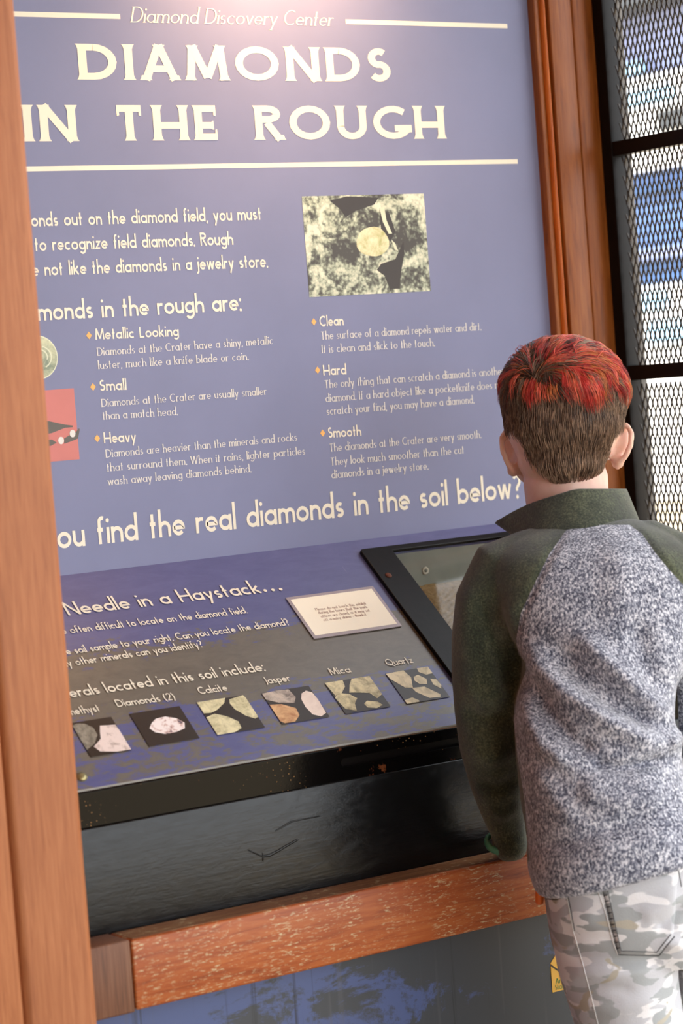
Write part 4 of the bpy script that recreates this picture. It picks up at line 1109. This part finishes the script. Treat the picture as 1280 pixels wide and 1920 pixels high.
FOLDS = [
    ([(960, 1185), (1000, 1235), (1060, 1300), (1140, 1352), (1215, 1388), (1262, 1400)], 24, .0165),
    ([(1030, 1215), (1090, 1270), (1155, 1322), (1210, 1352), (1246, 1364)], 20, -.0150),
    ([(1080, 1190), (1150, 1252), (1210, 1305), (1258, 1362)], 20, .0120),
    ([(1190, 1170), (1212, 1240), (1232, 1300)], 22, -.0090),
    ([(1244, 1395), (1262, 1388), (1270, 1368)], 15, .0120),
    ([(1290, 1270), (1284, 1330), (1282, 1372)], 14, -.0220),
    ([(975, 1290), (992, 1350), (1020, 1400), (1070, 1435)], 16, .0110),
    ([(1005, 1275), (1028, 1335), (1070, 1385), (1120, 1410)], 15, -.0110),
    ([(1100, 1432), (1170, 1440), (1250, 1424)], 11, -.0130),
    ([(1080, 1480), (1160, 1500), (1250, 1485)], 26, .0080),
    ([(1000, 1440), (1040, 1500), (1080, 1540)], 22, .0060),
    ([(990, 1590), (1070, 1580), (1140, 1556), (1230, 1525)], 12, -.0050),
    ([(1100, 1600), (1180, 1590), (1270, 1560)], 18, .0040),
    ([(992, 1250), (975, 1228), (955, 1205)], 14, -.0100),
    ([(962, 1120), (950, 1180), (960, 1240)], 20, .0080),
    ([(905, 1110), (915, 1170), (940, 1230), (950, 1300)], 18, -.0080),
    ([(880, 1100), (872, 1180), (880, 1260)], 18, .0050),
    ([(866, 1280), (900, 1308), (950, 1300)], 16, .0060),
    ([(870, 1330), (905, 1352), (955, 1340)], 14, -.0070),
    ([(880, 1400), (920, 1425), (965, 1405)], 17, .0055),
    ([(895, 1465), (930, 1480), (972, 1460)], 12, -.0050),
    ([(915, 1520), (945, 1530), (978, 1510)], 10, .0030),
    ([(1150, 1010), (1165, 1080), (1160, 1160)], 36, .0050),
    ([(1062, 990), (1030, 1040), (1000, 1100), (978, 1150), (968, 1200), (974, 1232)], 6, -.0042),
    ([(1182, 986), (1204, 1004), (1228, 1038), (1254, 1070), (1282, 1100), (1310, 1150)], 6, -.0042),
]
ripple(me, FOLDS)
BACK = [(1064, 990), (1120, 984), (1180, 984), (1204, 1002), (1228, 1036), (1254, 1068), (1282, 1098), (1302, 1140), (1306, 1200), (1296, 1260), (1286, 1300), (1286, 1400), (1310, 1500), (1345, 1600),
        (1345, 1720), (960, 1720), (992, 1610), (983, 1500), (970, 1420), (962, 1345), (970, 1300), (986, 1256), (984, 1240), (972, 1228), (967, 1200), (976, 1150), (1000, 1098), (1030, 1038)]
at_ = me.attributes.new('heather', 'FLOAT', 'POINT')
vals = []
for v in me.vertices:
    px, py, d_ = topx(v.co)
    dd, _t = seg_d(px, py, BACK + BACK[:1]); sgn = 1 if inside(px, py, BACK) else -1
    if d_ > 3.90: sgn = 1 if inside(px, py, BACK) else -1
    vals.append(.5 + sgn * min(dd, 60) / 120)
at_.data.foreach_set('value', vals)
jk = link('fleece_jacket', me, M['jacket'], kid)
jk['label'] = 'fleece jacket with dark green sleeves and heather grey back'
# hem fold and cuff
def drape_bvh(o): return BVHTree.FromObject(o, bpy.context.evaluated_depsgraph_get())
bpy.context.view_layer.update()
bj = BVHTree.FromPolygons([v.co.copy() for v in jk.data.vertices], [tuple(p.vertices) for p in jk.data.polygons])
def onto(bvh, px, py, lift=.0):
    o_ = Vector(CAM); d_ = Vector(ray(px, py)); h_ = bvh.ray_cast(o_, d_)
    if h_[0] is None:
        return None
    return h_[0] + h_[1] * lift
def seam(name, bvh, pts, rad, mat, parent, step=4, lift=.0003, stitch=False):
    P = []
    for i in range(len(pts) - 1):
        n_ = max(2, int(math.dist(pts[i], pts[i + 1]) / step))
        for q in range(n_ + (1 if i == len(pts) - 2 else 0)):
            t = q / n_; x = pts[i][0] + (pts[i + 1][0] - pts[i][0]) * t; y = pts[i][1] + (pts[i + 1][1] - pts[i][1]) * t
            p = onto(bvh, x, y, lift)
            if p: P.append(p)
    if len(P) < 3: return None
    if stitch:
        vs = []; fs = []
        for a in range(0, len(P) - 1, 1):
            q0 = P[a]; q1 = P[a] + (P[a + 1] - P[a]) * .62
            v_, f_ = tube([(q0, rad), (q1, rad)], 5); b = len(vs); vs += v_; fs += [tuple(i + b for i in f) for f in f_]
        return tag(mesh(name, vs, fs, mat, parent, smooth=True), kind='stuff')
    vs, fs = tube([(p, rad) for p in P], 6); return mesh(name, vs, fs, mat, parent, smooth=True)

# collar: a stand collar whose open front flares out to the left
def collar():
    n = 56; rows = 7; vs = []; fs = []
    tf = [0, .2, .4, .6, .8, .95, 1]
    for i in range(n + 1):
        a = math.radians(-52) - math.radians(322 - 0) * 0 + math.radians(-200 + 330 * i / n)   # round the neck
        ca, sa = math.cos(a), math.sin(a)
        for t in tf:
            # nearest point to the lens is a = -90
            bx, by, bd, brx, brd = 1092, 996, 3.835, 108, .088
            tx, ty, td, trx, trd = 1078, 917, 3.860, 93, .076
            cx = bx + (tx - bx) * t; cy = by + (ty - by) * t; dd = bd + (td - bd) * t
            rx_ = brx + (trx - brx) * t; rd_ = brd + (trd - brd) * t
            x = cx + rx_ * ca; y = cy; d = dd + rd_ * sa
            # left side lower and thrown outwards
            lf = max(0, -ca); fl = max(0, -math.cos(a - math.radians(-22))) ** 6
            y += lf * (12 * (1 - t * .2) + 20 * t) - 8 * max(0, ca) * (1 - t)
            x -= (62 * fl) * (.30 + .70 * t); y += fl * 34 * t; d += .03 * fl
            vs.append(at(x, y, d))
    for i in range(n):
        for j in range(rows - 1): b = i * rows + j; fs.append((b, b + 1, b + rows + 1, b + rows))
    me = bpy.data.meshes.new('collar'); me.from_pydata(vs, [], fs); me.update()
    a_ = me.attributes.new('heather', 'FLOAT', 'POINT'); a_.data.foreach_set('value', [0.0] * len(me.vertices))
    o = bpy.data.objects.new('collar', me); COL.objects.link(o)
    sd = o.modifiers.new('s', 'SOLIDIFY'); sd.thickness = .006; sd.offset = 0
    su = o.modifiers.new('u', 'SUBSURF'); su.levels = 2; su.render_levels = 2
    dg = bpy.context.evaluated_depsgraph_get(); m2 = bpy.data.meshes.new_from_object(o.evaluated_get(dg)); bpy.data.objects.remove(o)
    m2.polygons.foreach_set('use_smooth', [True] * len(m2.polygons)); return m2
cl = link('collar', collar(), M['jacket'], jk)

# --- trousers
tr = smooth_rings([(1012, 1600, 1325, 1555, 3.70, .118), (1016, 1640, 1330, 1610, 3.70, .120), (1022, 1690, 1335, 1670, 3.705, .122), (1028, 1735, 1340, 1720, 3.71, .122), (1036, 1775, 1348, 1765, 3.715, .112), (1050, 1800, 1350, 1800, 3.72, .09)], 4)
pp = [loft(tr, 44, 2.4),
      limb([(1145, 1690, 3.70, 112), (1149, 1750, 3.695, 116), (1158, 1810, 3.695, 112), (1170, 1870, 3.70, 105), (1184, 1930, 3.705, 101), (1196, 2010, 3.71, 94), (1205, 2080, 3.71, 86)], 28),
      limb([(1310, 1690, 3.75, 80), (1350, 1760, 3.77, 80), (1356, 1850, 3.775, 86), (1362, 1950, 3.78, 84), (1366, 2080, 3.78, 78)], 24)]
for lx, d_, r_ in ((1205, 3.71, 84), (1366, 3.78, 78)):
    a_ = at(lx, 2080, d_); an = Vector((at(lx - 17, 2060, d_).x - .02, at(lx - 17, 2060, d_).y - .10, FLOOR + .06))
    pp.append(tube([(a_, r_ * d_ / F), ((a_ + an) / 2, .062), (an, .055)], 20))
me = geo_union(pp, .0050, 4)
ripple(me, [
    ([(1040, 1745), (1100, 1755), (1160, 1762)], 10, -.0030), ([(1030, 1720), (1075, 1728), (1120, 1720)], 10, .0030),
    ([(1045, 1790), (1110, 1800), (1180, 1806), (1262, 1790)], 11, -.0050), ([(1060, 1822), (1140, 1828), (1230, 1815)], 14, .0045),
    ([(1064, 1855), (1120, 1850), (1190, 1858)], 10, -.0035), ([(1080, 1890), (1150, 1895), (1240, 1870)], 13, .0035),
    ([(1225, 1740), (1250, 1728), (1280, 1700)], 9, -.0060), ([(1200, 1720), (1240, 1700), (1270, 1670)], 16, .0040),
    ([(1245, 1775), (1262, 1768), (1280, 1772)], 10, .0060)])
tz = link('camouflage_trousers', me, M['camo'], kid)
bt = BVHTree.FromPolygons([v.co.copy() for v in me.vertices], [tuple(p.vertices) for p in me.polygons])
# back pocket: patch of the same cloth standing proud
PK = [(1122, 1640), (1160, 1789), (1234, 1791), (1263, 1754), (1272, 1640)]
def patch(name, bvh, pg, mat, parent, lift=.0028, n=26):
    vs = []; fs = []; idx = {}
    ymin, ymax = min(p[1] for p in pg), max(p[1] for p in pg)
    rowsx = []
    for j in range(n + 1):
        y = min(ymax - .5, ymin + (ymax - ymin) * j / n); xs = []
        for i in range(len(pg)):
            (x0, y0), (x1, y1) = pg[i], pg[(i + 1) % len(pg)]
            if (y0 <= y < y1) or (y1 <= y < y0): xs.append(x0 + (x1 - x0) * (y - y0) / (y1 - y0))
        rowsx.append((min(xs), max(xs), y))
    for j, (x0, x1, y) in enumerate(rowsx):
        for i in range(n + 1):
            edge = i in (0, n) or j in (0, n)
            p = onto(bvh, x0 + (x1 - x0) * i / n, y, -.001 if edge else lift)
            idx[i, j] = len(vs) if p else None
            if p: vs.append(p)
    for j in range(n):
        for i in range(n):
            q = [idx[i, j], idx[i, j + 1], idx[i + 1, j + 1], idx[i + 1, j]]
            if None not in q: fs.append(tuple(q))
    return mesh(name, vs, fs, mat, parent, smooth=True)
pk = patch('back_pocket', bt, PK, M['camo'], tz)
bp_ = BVHTree.FromPolygons([v.co.copy() for v in me.vertices] + [v.co.copy() for v in pk.data.vertices],
                           [tuple(p.vertices) for p in me.polygons] + [tuple(i + len(me.vertices) for i in p.vertices) for p in pk.data.polygons])
seam('pocket_stitching', bp_, [(1137, 1660), (1164, 1783), (1231, 1785), (1257, 1752)], .0006, M['stitch'], tz)
seam('pocket_stitching', bp_, [(1128, 1662), (1159, 1790), (1235, 1792), (1264, 1756)], .0007, M['stitch'], tz)
seam('cross_stitching', bp_, [(1133, 1664), (1161, 1787)], .0024, M['stitch'], tz, step=12, stitch=False) if False else None
for i in range(11):
    y = 1668 + i * 11; x = 1129 + i * 2.65
    seam('bar_tack', bp_, [(x, y), (x + 6, y - 1)], .0010, M['stitch'], tz, step=2) if i % 1 == 0 else None
seam('side_seam', bt, [(1060, 1672), (1067, 1705), (1074, 1745), (1090, 1800), (1106, 1860), (1122, 1925)], .0008, M['piping'], tz)
seam('side_seam', bt, [(1063, 1672), (1070, 1705), (1077, 1745)], .0007, M['stitch'], tz)
seam('side_seam', bt, [(1117, 1660), (1135, 1712), (1150, 1770), (1158, 1790)], .0008, M['piping'], tz)
seam('front_pocket_edge', bt, [(1019, 1679), (1040, 1681), (1057, 1676)], .0008, M['stitch'], tz)
seam('front_pocket_edge', bt, [(1021, 1685), (1042, 1687), (1058, 1682)], .0007, M['stitch'], tz)
seam('back_seam', bt, [(1268, 1605), (1272, 1635), (1277, 1662)], .0007, M['stitch'], tz)

for lx, d_ in ((1205, 3.71), (1366, 3.78)):
    an = Vector((at(lx - 17, 2060, d_).x - .02, at(lx - 17, 2060, d_).y - .10, FLOOR + .05))
    sh = geo_union([tube([(an + Vector((0, -.02, -.008)), .042), (an + Vector((.01, .06, -.012)), .038), (an + Vector((.015, .13, -.020)), .030)], 16)], .006, 3)
    zmin = FLOOR + .001
    for v in sh.vertices: v.co.z = max(v.co.z, zmin)
    link('shoe', sh, M['shoe'], kid)
# band and tag
def torus(name, c, ax, R1, r1, mat, parent, n=40, m=12, sq=1.0):
    q = Vector(ax).normalized().to_track_quat('Z', 'Y'); vs = []; fs = []
    for i in range(n):
        a = 2 * math.pi * i / n
        for j in range(m):
            b = 2 * math.pi * j / m; rr_ = R1 + r1 * math.cos(b)
            vs.append(Vector(c) + q @ Vector((rr_ * math.cos(a), rr_ * math.sin(a) * sq, r1 * 1.5 * math.sin(b))))
    for i in range(n):
        for j in range(m): fs.append((i * m + j, ((i + 1) % n) * m + j, ((i + 1) % n) * m + (j + 1) % m, i * m + (j + 1) % m))
    return mesh(name, vs, fs, mat, parent, smooth=True)
wb = torus('wristband', at(938, 1581, 3.855), (-.1, -.60, 1), .0220, .0042, M['band_green'], kid); wb['label'] = 'teal rubber wristband'
vs, fs = limb([(1011, 1672, 3.70, 8), (1011, 1690, 3.70, 8)], 14); og = mesh('belt_tag', vs, fs, M['orange_tag'], kid, smooth=True); og['label'] = 'orange rubber tag below the hem'

# --- hair
cap_parts = [elp(1057, 748, HD, 119, 111, .113, 2, TURN), elp(1057, 792, HD - .006, 112, 92, .106, 0, TURN), elp(1056, 838, HD - .012, 86, 66, .080, 0, TURN), elp(1056, 868, HD - .018, 76, 48, .070, 0, TURN)]
cm = geo_union(cap_parts, .004, 5)
HL = [(925, 600), (925, 760), (940, 802), (958, 806), (968, 812), (975, 828), (985, 850), (1000, 872), (1012, 884), (1030, 898), (1044, 910), (1056, 904), (1068, 897), (1095, 894), (1120, 892), (1137, 884),
      (1143, 862), (1146, 838), (1152, 815), (1162, 800), (1176, 780), (1186, 740), (1190, 600)]
def head_local(p):
    w = math.radians(TURN); q = Vector(p) - at(1057, 760, HD)
    return q.dot(RT * math.cos(w) + VIEW * math.sin(w)), q.dot(UPV), q.dot(VIEW * math.cos(w) - RT * math.sin(w))
def has_hair(p):
    x, y, z = head_local(p)
    if z > .035: return y > .030 + (z - .035) * .6           # forehead stays bare
    if z > 0.0 : return y > -.035 + z * 1.6
    px, py, _ = topx(p); return inside(px, py, HL)
bm = bmesh.new(); bm.from_mesh(cm)
bmesh.ops.delete(bm, geom=[f for f in bm.faces if not has_hair(f.calc_center_median())], context='FACES')
bmesh.ops.recalc_face_normals(bm, faces=bm.faces[:])
capm = bpy.data.meshes.new('hair'); bm.to_mesh(capm); bm.free()
hair = link('hair', capm, [HM[5]], kid)
capm.polygons.foreach_set('use_smooth', [True] * len(capm.polygons))
hb = BVHTree.FromPolygons([v.co.copy() for v in cm.vertices], [tuple(p.vertices) for p in cm.polygons])
capv = [v.co.copy() for v in capm.vertices]; capf = [tuple(p.vertices) for p in capm.polygons]
RS = random.Random(5)
def near(p):
    h_ = hb.find_nearest(p); return h_[0], h_[1]
def surf_px(px, py):
    h_ = hb.ray_cast(Vector(CAM), Vector(ray(px, py))); return h_[0]
WH = surf_px(1010, 716)                  # the crown whorl
def grow(name, roots, lens, lift, comb, cols, thick, steps, parent, wav=.0):
    vs = []; fs = []; mi = []
    for p0, ln, cl_, cmb, th, lf in zip(roots, lens, cols, comb, thick, lift):
        p = p0.copy(); st = ln / steps; ph = RS.uniform(0, 6.28); prev = None; row = []
        q, nrm = near(p)
        for i in range(steps + 1):
            q, nrm = near(p); h_ = lf[0] + lf[1] * math.sin(min(1, i / steps * 1.15) * math.pi * .82)
            pos = q + nrm * h_; row.append((pos, nrm))
            d = cmb(q, nrm, i / steps); d = d - nrm * d.dot(nrm)
            if d.length < 1e-6: d = Vector((0, 0, -1))
            d.normalize(); sd = nrm.cross(d)
            p = q + d * st + sd * (wav * math.sin(ph + i * 1.1))
        b = len(vs)
        for i, (pos, nrm) in enumerate(row):
            a = row[max(i - 1, 0)][0]; c = row[min(i + 1, steps)][0]; d = (c - a).normalized(); s = d.cross(nrm).normalized()
            w = th * (1 - (i / steps) ** 2.2 * .85)
            vs.extend([pos - s * w, pos + s * w, pos + nrm * w * .9])
        for i in range(steps):
            for j in range(3): k_ = (j + 1) % 3; fs.append((b + i * 3 + j, b + i * 3 + k_, b + i * 3 + 3 + k_, b + i * 3 + 3 + j)); mi.append(cl_)
    return tag(mesh(name, vs, fs, HM, parent, mi, smooth=True), kind='stuff')
# short sides and nape
def area_pick(n):
    cum = []; t = 0
    for f in capf:
        a, b, c = capv[f[0]], capv[f[1]], capv[f[2]]; t += (b - a).cross(c - a).length; cum.append(t)
    import bisect
    out = []
    for _ in range(n):
        f = capf[bisect.bisect(cum, RS.random() * t) % len(capf)]; w = [RS.random() for _ in f]; s = sum(w)
        out.append(sum((capv[v] * (x / s) for v, x in zip(f, w)), Vector()))
    return out
roots = area_pick(15000); sr = []; so_ = []
def red_zone(px, py):
    """where the long dyed top lies, measured on the photo"""
    edge = 742 + 26 * math.sin((px - 960) / 40.0) * .5 + (34 if 1075 < px < 1112 else 0) + (10 if px > 1112 else 0)
    return py < edge
for p in roots: sr.append(p)
def c_short(q, nrm, t):
    px, py, _ = topx(q)
    side = (px - 1050) / 120.0
    return Vector((0, 0, -1)) + RT * (.10 * side) + RT * .25 * noise.noise(q * 30) + nrm * .1
scol = []; slen = []; sth = []; slf = []
for p in sr:
    px, py, _ = topx(p); n_ = noise.noise(p * 26)
    lo_t = max(0, min(1, (py - 760) / 130))
    r_ = RS.random()
    scol.append(5 if r_ < .30 - .12 * lo_t + n_ * .25 else (6 if r_ > .80 - .22 * lo_t - n_ * .3 else 4))
    slen.append(RS.uniform(.010, .020) * (1.15 if py < 800 else .95)); sth.append(.00048); slf.append((.0004, RS.uniform(.0008, .0022)))
grow('short_hair', sr, slen, slf, [c_short] * len(sr), scol, sth, 4, hair)['label'] = 'short brown clipped hair'
# long dyed top, in locks
def flow(q, nrm, t):
    v = q - WH; v = v - nrm * v.dot(nrm); r = v.length
    rad = v.normalized() if r > 1e-5 else RT
    tan = nrm.cross(rad)
    px, py, _ = topx(q)
    down = max(0, min(1, (py - 655) / 70.0))
    return rad * .9 - tan * (.55 * math.exp(-r / .03)) + Vector((0, 0, -1)) * (.75 * down) + RT * ((.30 if px > 1000 else -.05) * (1 - .7 * down))
lr = []; ll = []; lc = []; lt = []; llf = []; lcmb = []
def lock(p, L, hue, hl, of, n_, spread=.0024, pure=.72, fl=flow):
    cmb = (lambda o_: (lambda q, nrm, t: fl(q, nrm, t) + o_ + RT * .28 * noise.noise(q * 34)))(of)
    for s_ in range(n_):
        j = Vector((RS.gauss(0, 1), RS.gauss(0, 1), RS.gauss(0, 1))) * spread
        lr.append(p + j); ll.append(L * RS.uniform(.72, 1.12)); lt.append(RS.uniform(.0004, .0007)); llf.append((.0006 + hl * .3, hl + RS.uniform(0, .0022)))
        lcmb.append(cmb); lc.append(hue if RS.random() < pure else RS.choice((0, 1, 2, 3, 0, 4, 5)))
locks = 0
for p in area_pick(9000):
    px, py, _ = topx(p)
    x_, y_, z_ = head_local(p)
    if not (y_ > .012 and (py < 716 or z_ > .02)): continue
    if locks >= 600: break
    locks += 1
    base = RS.random(); dcen = (p - WH).length
    L = RS.uniform(.034, .060)
    if 1050 < px < 1120 and py > 650: L *= 1.2
    offs = Vector((RS.uniform(-.3, .3), RS.uniform(-.3, .3), RS.uniform(-.2, .2)))
    hue = 0 if base < .40 else (1 if base < .60 else (2 if base < .80 else 3))
    if dcen < .026: hue = RS.choice((4, 5, 4, 3, 5))
    elif px < 1000 and RS.random() < .55: hue = RS.choice((4, 4, 1, 5))
    elif RS.random() < .16: hue = RS.choice((4, 6, 5))
    lock(p, L, hue, RS.uniform(.0015, .0065), offs * .6, 12)
# the heavy locks that fall down the back of the head, measured on the photo
fall = lambda q, nrm, t: Vector((0, 0, -1)) + RT * .12
for (x, y, L, hue, n_) in ((1052, 690, .052, 0, 46), (1062, 688, .058, 1, 50), (1072, 690, .066, 0, 60), (1082, 692, .068, 0, 60), (1092, 694, .066, 1, 50), (1100, 694, .058, 0, 46), (1110, 690, .048, 3, 36),
                        (1122, 690, .040, 0, 34), (1134, 688, .036, 1, 34), (1146, 686, .032, 0, 34), (1158, 690, .026, 2, 30), (1040, 690, .040, 2, 34), (1030, 694, .030, 5, 30), (1060, 680, .048, 2, 30),
                        (992, 716, .032, 1, 44), (1000, 718, .036, 0, 44), (1010, 722, .028, 1, 36), (984, 712, .030, 4, 36), (1024, 722, .022, 1, 30), (1034, 720, .024, 3, 26), (974, 706, .034, 1, 34), (962, 706, .030, 4, 30), (950, 706, .026, 0, 30)):
    p = surf_px(x, y)
    lock(p, L, hue, RS.uniform(.004, .007), RT * ((x - 1060) / 500.0), n_, .0030, .8, fall)
# a few loose wisps over the crown
for k_ in range(26):
    p = surf_px(RS.uniform(965, 1120), RS.uniform(650, 700))
    if p: lock(p, RS.uniform(.03, .05), RS.choice((0, 1, 4)), .010, Vector((RS.uniform(-1, 1), RS.uniform(-1, 1), RS.uniform(-.4, .6))), 2, .001)
grow('dyed_hair', lr, ll, llf, lcmb, lc, lt, 8, hair, wav=.0005)['label'] = 'longer red and copper dyed top hair'
